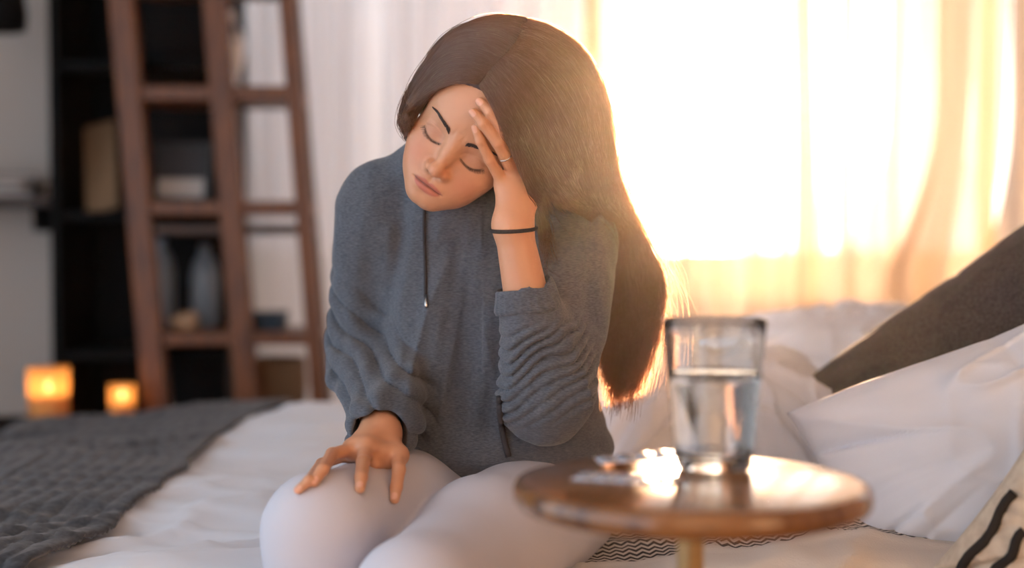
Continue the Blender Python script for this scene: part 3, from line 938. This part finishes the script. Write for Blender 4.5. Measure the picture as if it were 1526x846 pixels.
def tint_skin(X):
    skin = np.array(lin(210, 152, 116)[:3]); q = to_head(X)
    c = np.tile(skin, (len(X), 1))
    ax, y, z = np.abs(q[:, 0]), q[:, 1], q[:, 2]
    hd = (np.linalg.norm(q, axis=1) < .15)
    fr = np.clip((-.05 - y) / .015, 0, 1) * hd
    def blend(w, col): c[:] = c * (1 - w[:, None]) + w[:, None] * np.array(lin(*col)[:3])
    blend(.30 * fr * np.exp(-((ax - .040) ** 2 + (z + .040) ** 2) / .020 ** 2), (205, 110, 85))
    blend(.18 * fr * np.exp(-(ax ** 2 + (z + .040) ** 2) / .012 ** 2), (205, 120, 95))
    zl = -.0664 - 2.0 * ax ** 2
    up = zl + .0090 * np.sqrt(np.clip(1 - (ax / .0235) ** 2, 0, 1)) - .0022 * gauss(ax, .0035)
    dn = zl - .0105 * np.sqrt(np.clip(1 - (ax / .0205) ** 2, 0, 1))
    w = np.clip((up - z) / .0016, 0, 1) * np.clip((z - dn) / .0020, 0, 1) * (ax < .0236)
    blend(.80 * fr * w, (188, 100, 84))
    blend(.75 * fr * w * gauss(z - zl, .0012), (80, 35, 32))
    ex = (ax - .031) / .0165
    win = np.clip((1.05 - np.abs(ex)) / .2, 0, 1)
    blend(.35 * fr * win * np.exp(-((z + .004) / .010) ** 2), (165, 105, 80))
    blend(.85 * fr * win * gauss(z - (-.0150 + .0062 * ex ** 2 + .001 * ex), .0012), (45, 26, 20))
    wb = np.clip((z - .0135 + .0012) / .002, 0, 1) * 0
    # scalp under the hair
    return c
set_color(body, tint_skin(X))

# nails -------------------------------------------------------------------
M_nail = mat('nail', lin(232, 176, 150), 0.25)
def nail(js, r, view):
    tip, dip = js[3], js[2]
    t = tip - dip; t /= np.linalg.norm(t)
    n = view - t * (view @ t); n /= np.linalg.norm(n)
    b = np.cross(t, n)
    vs, fs = [], []
    NU, NV = 7, 7
    for i in range(NU):
        a = (i / (NU - 1) - .5) * 1.9
        for j in range(NV):
            s = j / (NV - 1)
            l = -.0050 + .0105 * s
            rr = r[3] + (r[2] - r[3]) * np.clip(-l / np.linalg.norm(tip - dip), 0, 1) + .0003
            wdt = 1.0 - .35 * (2 * s - 1) ** 4
            an = a * wdt * .72
            lift = 1 - .06 * max(0, (l / .006)) ** 2
            vs.append(tip + t * l * (1 - .12 * abs(a)) + rr * lift * (n * math.cos(an) + b * math.sin(an)))
    for i in range(NU - 1):
        for j in range(NV - 1):
            k = i * NV + j
            fs.append((k, k + 1, k + NV + 1, k + NV))
    return mesh_obj('fingernail', vs, fs, M_nail, body)
for nme, js in RH.items():
    mid = js[1] + (js[3] - js[1]) * .5
    up = (js[1] - mid); up = js[2] - (js[1] + js[3]) / 2
    nail(js, FR[nme], up / np.linalg.norm(up) + A(0, -.35, .35))
for nme in ('pinky', 'ring', 'middle'):
    js = LH[nme]
    g = np.array([(head_sdf((js[3] + 1e-3 * np.eye(3)[i])[None]) - head_sdf(js[3][None]))[0] for i in range(3)])
    nail(js, FR[nme], g / np.linalg.norm(g) + A(-.25, 0, .1))

# brows and lashes ----------------------------------------------------------
def hair_mat(name, melanin, rough=.35):
    m = bpy.data.materials.new(name); m.use_nodes = True
    N, L = m.node_tree.nodes, m.node_tree.links; N.clear()
    h = N.new('ShaderNodeBsdfHairPrincipled'); o = N.new('ShaderNodeOutputMaterial')
    h.parametrization = 'COLOR'
    h.inputs['Color'].default_value = melanin
    h.inputs['Roughness'].default_value = rough; h.inputs['Radial Roughness'].default_value = .5
    L.new(h.outputs[0], o.inputs['Surface'])
    return m
M_hair = hair_mat('hair', (.040, .0140, .0068, 1))
M_brow = mat('brow hair', lin(52, 34, 26), .6)
rng = np.random.RandomState(11)
for sd in (-1, 1):
    n = 420
    s = rng.rand(n); w = rng.rand(n) - .5
    hx = .0125 + .036 * s
    hz = .0120 + .0125 * s ** .8 - .0050 * np.clip((s - .70) / .30, 0, 1) ** 1.5 + w * (.0056 * (1 - s) ** .6 + .0008)
    dx, dz = .0052 * (.35 + .65 * s), .0040 * (1 - s) - .0012 * s
    st = []
    for k in range(4):
        x, z = hx + dx * k / 3, hz + dz * k / 3
        y = proj_face(x, z) - .0006 - .0005 * math.sin(k / 3 * 3.1)
        st.append(np.stack([sd * x, y, z], 1))
    hair_curves('eyebrow', from_head(np.stack(st, 1).reshape(-1, 3)).reshape(n, 4, 3), np.array([.00022, .00026, .0002, .00006]), M_brow, body)
    n = 60
    ex = np.linspace(-.92, 1.02, n) + rng.randn(n) * .01
    x = .031 + .0165 * ex; z = -.0150 + .0062 * ex ** 2 + .0010 * ex
    y = proj_face(x, z) - .0002
    ln = .0072 * (.55 + .45 * np.clip(ex + .6, 0, 1)) * (.8 + .3 * rng.rand(n))
    st = []
    for k in range(6):
        t = k / 5
        st.append(np.stack([sd * (x + ln * t * (.15 + .55 * ex)), y - ln * .75 * t, z - ln * (.62 * t - .30 * t * t)], 1))
    hair_curves('eyelashes', from_head(np.stack(st, 1).reshape(-1, 3)).reshape(n, 6, 3), np.linspace(.00022, .00005, 6), M_brow, body)

# ------------------------------------------------------------------ trousers
M_trousers = mat('trousers', lin(205, 203, 212), .85)
add_bump(M_trousers, scale=900, strength=.12, dist=.001)
def trousers_fold(P):
    d = trousers_sdf(P)
    near = np.exp(-np.linalg.norm(P - (HIP_R + HIP_L) / 2, axis=1) / .12)
    return d + .0022 * noise(P * A(16, 10, 16)) + near * .006 * noise(P * A(22, 22, 30) + 5.1)
X, Fq = surface(trousers_fold, A(-.36, 1.40, .09), A(.27, 2.30, .74), .0050)
trousers = mesh_obj('trousers', X, Fq, M_trousers, person)
M_sock = mat('sock', lin(190, 186, 184), .9)
for an, tw in ((AN_R, -.03), (AN_L, -.01)):
    def foot(P, an=an, tw=tw):
        heel, toe = an + A(0, .02, -.055), an + A(tw, -.165, -.065)
        d = smin(rcone(P, an + A(0, 0, .06), an + A(0, .01, -.02), .038, .034), ell(P, heel, (.032, .038, .032)), .03)
        d = smin(d, rcone(P, heel + A(0, -.02, .012), toe, .036, .022), .03)
        return np.maximum(d, .002 - P[:, 2])
    X, Fq = surface(foot, an - A(.09, .24, .12), an + A(.09, .10, .10), .006)
    mesh_obj('sock', X, Fq, M_sock, person)

# ------------------------------------------------------------------ hooded top
M_hood = mat('heather jersey', rough=.95, Sheen_Weight=.15, Sheen_Roughness=.6)
nz, rp = add_noise_color(M_hood, lin(55, 62, 73), lin(96, 102, 112), scale=60, detail=6, stretch=(3, 3, 16), lo=.30, hi=.74)
add_bump(M_hood, scale=60, strength=.15, dist=.001, stretch=(9, 9, 18))
CUFF_L = LE + (LW - LE) * .60          # where the pushed-up sleeve ends
CUFF_R = RE + (RW - RE) * .93

def band(t, a, b, s):
    return np.clip((t - a) / s, 0, 1) * np.clip((b - t) / s, 0, 1)

def hoodie_core(P):
    d = rcone(P, RS + A(.02, 0, .012), LS + A(-.02, 0, .012), .060, .060)
    d = smin(d, ell(P, pt(704, 400, 2.08), (.168, .108, .150)), .06)
    d = smin(d, ell(P, pt(715, 560, 2.06), (.160, .118, .170)), .06)
    d = smin(d, ell(P, pt(752, 662, 2.03), (.160, .125, .070)), .05)
    # collar and the hood lying on the back
    c = pt(690, 268, 2.035); q = (P - c) @ rotm(-.45, 0, 0)
    tor = np.sqrt((np.sqrt((q[:, 0] / 1.05) ** 2 + (q[:, 1]) ** 2) - .078) ** 2 + (q[:, 2] * .75) ** 2) - .026
    d = smin(d, tor, .03)
    d = smin(d, ell(P, pt(690, 318, 1.985), (.075, .045, .040)), .03)
    d = smin(d, ell(P, pt(706, 300, 2.17), (.11, .05, .075)), .04)
    # right sleeve
    r = smin(rcone(P, RS, RE, .064, .056), rcone(P, RE, CUFF_R, .057, .047), .03)
    d = smin(d, r, .022)
    # left sleeve
    l = smin(rcone(P, LS, LE, .066, .060), rcone(P, LE, CUFF_L, .058, .0405), .025)
    return smin(d, l, .016)

def hoodie_sdf(P):
    d = hoodie_core(P)
    # drape of the front from the neck
    n0 = noise(np.stack([P[:, 0] * 24 + 2 * P[:, 2], P[:, 1] * 9, P[:, 2] * 2.6 + 7], 1))
    tz = np.clip((P[:, 2] - .62) / .12, .25, 1) * np.clip((1.03 - P[:, 2]) / .10, .25, 1)
    front = np.clip((2.04 - P[:, 1]) / .03, 0, 1) * np.clip((rcone(P, LE, LW, 0, 0) - .058) / .03, 0, 1) * np.clip((rcone(P, RE, RW, 0, 0) - .058) / .03, 0, 1)
    tz = tz * (.35 + .65 * np.clip((rcone(P, LE, LW, 0, 0) - .050) / .03, 0, 1))
    rdg = 1 - 2 * np.abs(noise(np.stack([P[:, 0] * 15 + 3.2 * (P[:, 2] - .9) * np.sign(P[:, 0] + .04) + 1.3, P[:, 1] * 4, P[:, 2] * 1.6 + 2], 1)))
    d = d + .0150 * tz * n0 - .0085 * tz * front * np.clip(rdg, 0, 1) ** 2 + .0060 * tz * noise(np.stack([P[:, 0] * 55 - 9 * P[:, 2], P[:, 1] * 12, P[:, 2] * 4.5 + 3], 1))
    # blousing above the hem
    d = d + .009 * gauss(P[:, 2] - .645, .045) * noise(P * A(12, 12, 34) + 3.3)
    # stacked folds of the pushed-up sleeve
    ax = (LW - LE); L = np.linalg.norm(ax); ax = ax / L
    t = (P - LE) @ ax
    r = rcone(P, LE, CUFF_L, 0, 0)
    w = band(t, -.035, .108, .03) * np.clip((.085 - r) / .02, 0, 1)
    ph = (t + .42 * (P[:, 0] - LE[0]) * -1 + .0095 * noise(P * A(24, 24, 24) + 9.1)) / .0165
    fold = np.abs(np.sin(math.pi * ph)) ** .7
    d = d + w * (.0130 * (.60 - fold) * (.75 + .5 * noise(P * 14 + 1.7)) + .0020 * noise(P * A(60, 60, 90)))
    # elbow creases of the other sleeve
    ar = (RE - RS); tr = (P - RS) @ ar / (ar @ ar)
    rr = np.minimum(rcone(P, RS, RE, 0, 0), rcone(P, RE, RW, 0, 0))
    wr = band(tr, .35, 1.6, .35) * np.clip((.095 - rr) / .02, 0, 1)
    ph = (P[:, 2] * .9 + P[:, 0] * .8 + .016 * noise(P * 16 + 4.4)) / .034
    d = d + wr * .0085 * (np.abs(np.sin(math.pi * ph)) ** .7 - .6) * -1
    d = d + .0014 * noise(P * 42 + 2.2)
    # open cuffs, open neck
    d = smax(d, -rcone(P, CUFF_R - (RW - RE) * .10, CUFF_R + (RW - RE) * .4, .031, .040), .006)
    d = smax(d, -rcone(P, CUFF_L - (LW - LE) * .06, CUFF_L + (LW - LE) * .4, .034, .037), .004)
    d = smax(d, -rcone(P, NK1, NK0, .050, .054), .008)
    return np.maximum(d, -trousers_sdf(P) - .004)
X, Fq = surface(hoodie_sdf, A(-.36, 1.72, .50), A(.27, 2.34, 1.10), .0026)
hoodie = mesh_obj('hooded_top', X, Fq, M_hood, person)

def cuff_ring(c, ax, r0, r1, ln, nm='cuff'):
    ax = ax / np.linalg.norm(ax); x = np.cross(ax, A(0, 1, 0)); x /= np.linalg.norm(x); y = np.cross(ax, x)
    vs, fs = [], []; n = 96
    prof = [(-ln, r0 - .004), (-ln, r0), (-ln * .8, r0 + .0016), (-ln * .2, r1 + .0012), (0, r1), (.0015, r1 - .0012), (0, r1 - .003), (-ln, r1 - .004)]
    for j, (h, r) in enumerate(prof):
        for k in range(n):
            a = 2 * math.pi * k / n
            rr = r + .0005 * math.sin(a * 24) * (j < 5) + .0012 * math.sin(3 * a + 1)
            vs.append(c + ax * (h + .002 * math.sin(2 * a)) + rr * (math.cos(a) * x + math.sin(a) * y))
    m = len(prof)
    for j in range(m):
        for k in range(n):
            l = (k + 1) % n; jj = (j + 1) % m
            fs.append((j * n + k, j * n + l, jj * n + l, jj * n + k))
    return mesh_obj(nm, vs, fs, M_hood, hoodie)
cuff_ring(CUFF_L + (LW - LE) * .035, LW - LE, .0425, .0375, .030)

HF = lambda u, v, off: pt(u, v, ray_hit(u, v, hoodie_sdf, off))
M_cord = mat('cord', lin(52, 50, 54), .9)
M_steel = mat('steel', lin(200, 198, 194), .25, 1.0)
cp = [HF(632 + .5 * math.sin(v * .05) + (v - 300) * .012, v, .0028) for v in range(292, 444, 6)]
cord = tube('drawstring', cp, .0022, M_cord, hoodie)
tube('aglet', [HF(634.5, 440, .003), HF(635, 450, .003), HF(635.2, 458, .003)], .0024, M_steel, cord)
cp = [HF(744 + 14 * ((v - 590) / 90) ** 2, v, .0022) for v in range(590, 684, 6)]
tube('drawstring', cp, .0042, M_cord, hoodie)

# hair tie, ring, earring ------------------------------------------------
M_tie = mat('hair tie', lin(24, 22, 24), .8)
wa = (LW - LE) / np.linalg.norm(LW - LE); wc = LW - wa * .006
wx = np.cross(wa, A(0, 1, 0)); wx /= np.linalg.norm(wx); wy = np.cross(wa, wx)
ring_pts = []
for k in range(64):
    a = 2 * math.pi * k / 64; dr = math.cos(a) * wx + math.sin(a) * wy
    r = .012
    while body_sdf((wc + dr * r)[None])[0] < .0012 and r < .04: r += .0004
    ring_pts.append(wc + dr * r + wa * .004 * math.cos(a))
tube('wristband', ring_pts, .0026, M_tie, person, closed=True)
js = LH['ring']; fa = js[1] - js[0]; fl = np.linalg.norm(fa); fa /= fl
rc = js[0] + fa * fl * .62; rx = np.cross(fa, A(.3, .8, .2)); rx /= np.linalg.norm(rx); ry = np.cross(fa, rx)
tube('finger_ring', [rc + .0096 * (math.cos(a) * rx + math.sin(a) * ry) for a in np.linspace(0, 2 * math.pi, 40)[:-1]], .0010, M_steel, person, closed=True)
M_gold = mat('gold', lin(230, 180, 90), .2, 1.0)
eo = from_head((-.080, .006, -.040))
tube('earring', [eo + .0075 * (math.cos(a) * A(.3, .9, 0) + math.sin(a) * A(0, 0, 1)) for a in np.linspace(0, 2 * math.pi, 28)[:-1]], .0009, M_gold, person, closed=True)
# ================================================================== hair
def catmull(C, n):
    C = np.asarray(C, float); m = len(C)
    E = np.concatenate([2 * C[:1] - C[1:2], C, 2 * C[-1:] - C[-2:-1]])
    t = np.linspace(0, m - 1 - 1e-9, n); i = t.astype(int); f = (t - i).reshape((-1,) + (1,) * (C.ndim - 1))
    a, b, c, d = E[i], E[i + 1], E[i + 2], E[i + 3]
    return .5 * (2 * b + (c - a) * f + (2 * a - 5 * b + 4 * c - d) * f ** 2 + (3 * b - a - 3 * c + d) * f ** 3)

# the volume the hair takes up around the skull
E2C, E3C = pt(800, 172, 1.962), pt(730, 137, 1.958)
def hair_volume(P):
    q = to_head(P)
    d = ell(np.stack([np.abs(q[:, 0]), q[:, 1], q[:, 2]], 1), (0, .014, .041), (.0790, .100, .099)) * HS - .006
    d = smin(d, ell(P, E2C, (.092, .092, .122)), .03)
    d = smin(d, ell(P, E3C, (.100, .088, .100)), .03)
    face = ell(np.stack([np.abs(q[:, 0]), q[:, 1], q[:, 2]], 1), (0, -.108, -.030), (.0850, .094, .112)) * HS
    return smax(d, -face, .012)

def head_hand(P):
    h = within(P, _lh.min(0) - .03, _lh.max(0) + .03, lambda p: hand_sdf(p, LW, LH, LTH, .0245))
    return smin(np.minimum(head_sdf(P), hair_volume(P)), h, .02)

def guide(spec, off, root=.002):
    out = []
    for k, s in enumerate(spec):
        if len(s) == 3: out.append(pt(*s))
        else: out.append(pt(s[0], s[1], ray_hit(s[0], s[1], head_hand, off if k else root)))
    return np.array(out)

GR = [
    [(714, 127), (738, 168), (764, 228), (786, 292), (800, 345, 1.93), (812, 400, 1.95), (819, 435, 1.96), (823, 470, 1.96)],
    [(728, 108), (764, 160), (800, 230), (835, 285), (882, 335, 2.02), (904, 400, 2.02), (908, 480, 2.00), (908, 560, 1.98)],
    [(744, 92), (792, 145), (834, 220), (864, 285), (897, 345, 2.02), (914, 420, 2.02), (922, 500, 2.00), (916, 592, 1.98)],
    [(760, 76), (820, 125), (860, 205), (882, 283), (910, 345, 2.03), (930, 420, 2.02), (938, 500, 2.00), (925, 598, 1.98)],
    [(772, 60), (844, 105), (882, 190), (897, 275), (924, 335, 2.03), (948, 410, 2.02), (954, 490, 2.00), (933, 588, 1.98)],
    [(778, 40), (860, 85), (898, 170), (908, 262), (935, 330, 2.03), (964, 400, 2.02), (970, 465, 2.00), (944, 570, 1.98)],
    [(776, 26), (862, 66), (905, 155), (913, 255), (943, 330, 2.03), (975, 395, 2.02), (983, 440, 2.00), (958, 545, 1.98)],
]
GL = [
    [(712, 125), (690, 122), (664, 127), (640, 141), (620, 164), (610, 186), (640, 225, 2.00), (650, 300, 2.12)],
    [(725, 108), (690, 98), (655, 108), (628, 140), (611, 170), (608, 190), (640, 225, 2.02), (655, 300, 2.14)],
    [(745, 88), (700, 68), (655, 82), (623, 128), (608, 164), (607, 188), (642, 225, 2.03), (665, 310, 2.16)],
    [(772, 62), (715, 42), (662, 62), (626, 115), (608, 158), (608, 188), (644, 225, 2.05), (675, 310, 2.17)],
    [(797, 31), (740, 21), (678, 48), (632, 105), (610, 150), (611, 188), (645, 225, 2.06), (685, 310, 2.18)],
]
GRp = np.array([guide(g, (.005, .007, .007, .007, .007, .007, .007)[k], .002) for k, g in enumerate(GR)])
GLp = np.array([guide(g, .007, .002) for k, g in enumerate(GL)])

def obstacle(P):
    d = np.minimum(within(P, HO - .16, HO + .16, head_sdf), hair_volume(P))
    d = np.minimum(d, within(P, _lh.min(0) - .03, _lh.max(0) + .03, lambda p: hand_sdf(p, LW, LH, LTH, .0245)))
    return np.minimum(d, within(P, A(-.36, 1.72, .50), A(.27, 2.34, 1.10), hoodie_core))

def push_out(P, gap, it=2):
    for _ in range(it):
        s = obstacle(P); m = s < gap
        if not m.any(): break
        Q = P[m]; e_ = .001; v0 = s[m]
        g = np.stack([(obstacle(Q + e_ * np.eye(3)[i]) - v0) / e_ for i in range(3)], 1)
        g /= np.maximum(np.linalg.norm(g, axis=1), .3)[:, None]
        P[m] = Q + g * (gap[m] - v0)[:, None]
    return P

def strands(G, n, m, spread, seed, srange=None, clumps=160, gap0=.004, gap1=.007):
    r = np.random.RandomState(seed)
    dense = catmull(G.transpose(1, 0, 2), m).transpose(1, 0, 2)          # guides x m x 3
    ng = len(G)
    lo, hi = srange or (0, ng - 1)
    cs = np.sort(r.uniform(lo, hi, clumps))
    s = r.uniform(lo, hi, n)
    near = cs[np.argmin(np.abs(s[:, None] - cs[None]), axis=1)]
    T = np.linspace(0, 1, m)
    k = np.clip((T - .25) / .6, 0, 1) * .86
    S = s[:, None] * (1 - k) + near[:, None] * k
    i = np.clip(S.astype(int), 0, ng - 2); f = (S - i)[..., None]
    f = f * f * (3 - 2 * f) * .3 + f * .7
    mi = np.arange(m)[None]
    P = dense[i, mi] * (1 - f) + dense[i + 1, mi] * f
    coff = r.randn(clumps, 3)[np.searchsorted(cs, near)]
    off = r.randn(n, 3)
    amp = np.interp(T, [0, .1, .5, 1], [.0012, .0030, .0060, .0125]) * spread
    P = P + (off * .45)[:, None] * amp[None, :, None] + (coff * .75)[:, None] * (amp * np.clip(T * 2, 0, 1))[None, :, None]
    ph = r.rand(n, 3) * 6.28
    P = P + .0022 * spread * np.sin(T[None, :, None] * 9 + ph[:, None]) * np.clip(T * 2, 0, 1)[None, :, None]
    cut = 1 - .30 * r.rand(n) ** 2                                       # uneven ends
    idx = T[None] * cut[:, None] * (m - 1); a = np.clip(idx.astype(int), 0, m - 2); b = (idx - a)[..., None]
    row = np.arange(n)[:, None]
    P = P[row, a] * (1 - b) + P[row, a + 1] * b
    gap = np.repeat(gap0 + (gap1 - gap0) * r.rand(n), m) * np.tile(np.clip(T * 20, .15, 1), n)
    P = push_out(P.reshape(-1, 3), gap).reshape(n, m, 3)
    for _ in range(4):
        P[:, 1:-1] = .5 * P[:, 1:-1] + .25 * (P[:, :-2] + P[:, 2:])
    return push_out(P.reshape(-1, 3), gap * .6, 1).reshape(n, m, 3)

# the mass under the strands
def hair_mass(P):
    q = to_head(P)
    d = np.minimum(head_local(q) * HS, hair_volume(P) + .002)
    face = ell(np.stack([np.abs(q[:, 0]), q[:, 1], q[:, 2]], 1), (0, -.103, -.030), (.0850, .094, .112)) * HS
    d = d - .0020 * np.clip(face / .03, -.3, 1)
    d = smax(d, -face, .006)
    d = smax(d, (-q[:, 2] - .075) * HS, .01)
    d = smax(d, -rcone(P, NK0, NK1, .050, .050), .01)
    t = None
    for g in MASS:
        for j in range(len(g) - 1):
            r0, r1 = MR[j], MR[j + 1]
            c = within(P, np.minimum(g[j], g[j + 1]) - .035, np.maximum(g[j], g[j + 1]) + .035, lambda p: rcone(p, g[j], g[j + 1], r0, r1))
            t = c if t is None else smin(t, c, .008)
    t = t + .0022 * noise(np.stack([P[:, 0] * 160, P[:, 1] * 160, P[:, 2] * 12], 1))
    return smin(d, t, .012)
_D = catmull(GRp.transpose(1, 0, 2), 11).transpose(1, 0, 2)
MASS = []
for a in np.linspace(3.4, 5.5, 7):
    i = int(a); MASS.append((_D[i] * (1 - a + i) + _D[i + 1] * (a - i))[5:10])
MASS = [push_out(g + A(0, .013, 0), np.full(len(g), .004)) for g in MASS]
MR = [.001, .003, .003, .002, .001]
M_mass = mat('hair mass', lin(58, 34, 24), .55)
add_noise_color(M_mass, lin(42, 22, 14), lin(74, 40, 26), scale=90, stretch=(1.5, 1.5, .12))
mb = np.concatenate(MASS)
X, Fq = surface(hair_mass, np.minimum(mb.min(0), HO - .125) - .02, np.maximum(mb.max(0), HO + .125) + .02, .0030)
hair = mesh_obj('hair', X, Fq, M_mass, person)

RAD = np.interp(np.linspace(0, 1, 30), [0, .15, .8, 1], [.00034, .00042, .00038, .00012])
SR = strands(GRp, 9500, 30, 1.0, 1, (.80, 6.0), 46, .0030, .0080)
stray = ((SR[:, 12:, 0] < .0605 * SR[:, 12:, 1]) & (SR[:, 12:, 2] < .945) & (SR[:, 12:, 1] < 2.02)).any(1)
SR = SR[~stray]                       # none lying across the front of the sleeve
SE = strands(GRp, 700, 30, .6, 6, (.12, .85), 40, .0025, .0070)
long_ = ((SE[:, 12:, 0] > .034 * SE[:, 12:, 1]) & (SE[:, 12:, 2] < .935)).any(1)
_t = np.linspace(0, 15.0, 30); _i = np.minimum(_t.astype(int), 28); _f = (_t - _i)[None, :, None]
SE[long_] = SE[long_][:, _i] * (1 - _f) + SE[long_][:, _i + 1] * _f      # locks that end at the shoulder
SF = strands(GRp, 260, 30, .55, 2, (0.0, .5), 14, .002, .005)
SF = SF[~((SF[:, 12:, 0] > .034 * SF[:, 12:, 1]) & (SF[:, 12:, 2] < .935)).any(1)]
SLh = strands(GLp, 5500, 30, .55, 3, None, 150, .0025, .0065)
GB = np.array([[pt(*s) for s in g] for g in [
    [(782, 30, 1.96), (850, 62, 1.99), (896, 150, 2.00), (905, 250, 2.02), (935, 330, 2.05), (955, 400, 2.05), (958, 450, 2.04), (945, 510, 2.03)],
    [(778, 34, 1.98), (820, 70, 2.01), (852, 150, 2.045), (872, 250, 2.05), (905, 330, 2.10), (925, 400, 2.10), (930, 460, 2.09), (922, 520, 2.08)],
    [(770, 36, 1.99), (775, 80, 2.03), (780, 150, 2.05), (790, 230, 2.05), (820, 310, 2.14), (850, 400, 2.23), (870, 480, 2.23), (880, 560, 2.22)],
    [(762, 36, 1.98), (730, 75, 2.02), (700, 150, 2.04), (695, 220, 2.05), (710, 300, 2.17), (730, 390, 2.24), (740, 470, 2.24), (745, 540, 2.23)],
    [(755, 34, 1.96), (690, 65, 1.99), (640, 130, 2.00), (640, 190, 2.02), (660, 270, 2.14), (685, 360, 2.22), (700, 450, 2.23), (710, 520, 2.23)]]])
SB = strands(GB, 3200, 30, 1.0, 9, None, 70, .0030, .0080)
fly = strands(GRp, 160, 30, 3.0, 4, (3.0, 6.0), 100, .004, .012)
fly2 = strands(GLp, 50, 30, 1.5, 5, (3.0, 4.0), 50, .004, .010)
hair_curves('hair_strands', np.concatenate([SR, SE, SF, SLh, SB]), RAD, M_hair, hair)
hair_curves('flyaway_strands', np.concatenate([fly, fly2]), RAD * .7, M_hair, hair)
# ================================================================== side table and what stands on it
TD, TZ = 1.36, .95 - .238
TC = A((1031 - 763) / F_PX * TD, TD, TZ); TR = .171
M_top = mat('polished walnut', rough=.22, Coat_Weight=.6, Coat_Roughness=.12)
add_noise_color(M_top, lin(94, 59, 32), lin(146, 98, 54), scale=9, stretch=(1, 9, 1))
M_brass = mat('brushed brass', lin(214, 190, 140), .35, .9)
tb = empty('side_table', (TC[0], TC[1], 0)); tag(tb, 'round wooden side table on a slim brass stem', 'side table')
lathe('table_top', [(0, -.026), (TR - .012, -.026), (TR - .004, -.023), (TR, -.017), (TR, -.008), (TR - .003, -.002), (TR - .010, 0), (0, 0)], M_top, tb, TC, 96)
lathe('stem', [(0, .018), (.013, .018), (.013, TZ - .06), (.016, TZ - .05), (.030, TZ - .030), (.030, TZ - .026), (0, TZ - .026)], M_brass, tb, (TC[0], TC[1], 0), 32)
lathe('base', [(0, 0), (.13, 0), (.132, .004), (.128, .012), (.02, .020), (0, .020)], M_brass, tb, (TC[0], TC[1], 0), 64)

def glass_mat(name, ior, col=(1, 1, 1, 1)):
    m = bpy.data.materials.new(name); m.use_nodes = True
    N, L = m.node_tree.nodes, m.node_tree.links; N.clear()
    o = N.new('ShaderNodeOutputMaterial'); g = N.new('ShaderNodeBsdfGlass'); g.inputs['IOR'].default_value = ior; g.inputs['Roughness'].default_value = 0.0
    g.inputs['Color'].default_value = col
    L.new(g.outputs[0], o.inputs['Surface'])
    return m
M_glass = glass_mat('clear glass', 1.45, (.97, .98, .98, 1)); M_water = glass_mat('water', 1.33)
gd = 1.42; G = A((1065 - 763) / F_PX * gd, gd, TZ + .0006)
gl_ = empty('drinking_glass', tuple(G)); tag(gl_, 'clear tumbler two thirds full of water on the side table', 'glass')
r0, r1, H = .0375, .0525, .150
ri = lambda z: r0 + (r1 - r0) * z / H
prof = [(0, 0), (r0 - .003, 0), (r0, .003)] + [(ri(z), z) for z in np.linspace(.01, H - .001, 10)] + [(r1 - .0007, H)] + \
       [(ri(z) - .0015, z) for z in np.linspace(H - .001, .012, 10)] + [(r0 - .006, .0085), (0, .008)]
lathe('tumbler', prof, M_glass, gl_, G, 72)
wz = .098
lathe('water', [(0, .0083), (r0 - .007, .0088), (r0 - .0035, .012)] + [(ri(z) - .0013, z) for z in np.linspace(.016, wz, 8)] + [(ri(wz) - .0035, wz - .001), (0, wz - .0012)], M_water, gl_, G, 72)

M_foil = mat('foil', lin(214, 220, 232), .30, .45); add_bump(M_foil, scale=900, strength=.15, dist=.0005)
M_blis = mat('blister plastic', lin(176, 184, 198), .22, .6)
M_pill = mat('pill', lin(240, 238, 236), .5)
def blister(loc, rz, tilt, label):
    b = empty('blister_pack', loc); b.rotation_euler = (0, tilt, rz); tag(b, label, 'pill pack', 'pill packs on the side table')
    w, l = .044, .100
    bm = bmesh.new(); box_bm(bm, (-l / 2, -w / 2, 0), (l / 2, w / 2, .0009), .0003)
    fo = bm_obj('foil', bm, M_foil); fo.parent = b
    vs, fs = [], []; n = 18
    for k, (r, z) in enumerate(((.0080, .0008), (.0077, .0018), (.0066, .0027), (.0040, .0032), (.0001, .0033))):
        for i in range(n):
            a = 2 * math.pi * i / n; vs.append((r * 1.08 * math.cos(a), r * math.sin(a), z))
    for j in range(4):
        for i in range(n): fs.append((j * n + i, j * n + (i + 1) % n, (j + 1) * n + (i + 1) % n, (j + 1) * n + i))
    proto = None
    for i in range(5):
        for j in range(2):
            if proto is None: o = proto = mesh_obj('blister', vs, fs, M_blis)
            else: o = proto.copy(); COL.objects.link(o)
            o.parent = b; o.location = (-.040 + .020 * i, -.0105 + .021 * j, 0)
    return b
td = lambda u, v, dz=.0: tuple(A((u - 763) / F_PX * (.238 * F_PX / (v - 345)), .238 * F_PX / (v - 345), TZ + .0006 + dz))
blister(td(935, 716), -.32, 0, 'silver pill blister pack lying flat on the side table')
blister(td(962, 693, .0065), .10, -.07, 'silver pill blister pack resting on another pack')

# ================================================================== thin haze volume added to imitate lens glare around the sun
M_haze = bpy.data.materials.new('added glare haze'); M_haze.use_nodes = True
N, L = M_haze.node_tree.nodes, M_haze.node_tree.links; N.clear()
o_ = N.new('ShaderNodeOutputMaterial'); vs_ = N.new('ShaderNodeVolumeScatter')
vs_.inputs['Color'].default_value = (1, .88, .78, 1)
vs_.inputs['Density'].default_value = .0016
vs_.inputs['Anisotropy'].default_value = .91
L.new(vs_.outputs[0], o_.inputs['Volume'])
hz_ = box('added_glare_haze', (-2.85, -.95, -.30), (3.45, WY + 1.75, 3.75), M_haze, None, 0)
tag(hz_, 'thin haze volume added to imitate lens glare around the sun', 'haze', kind='stuff')
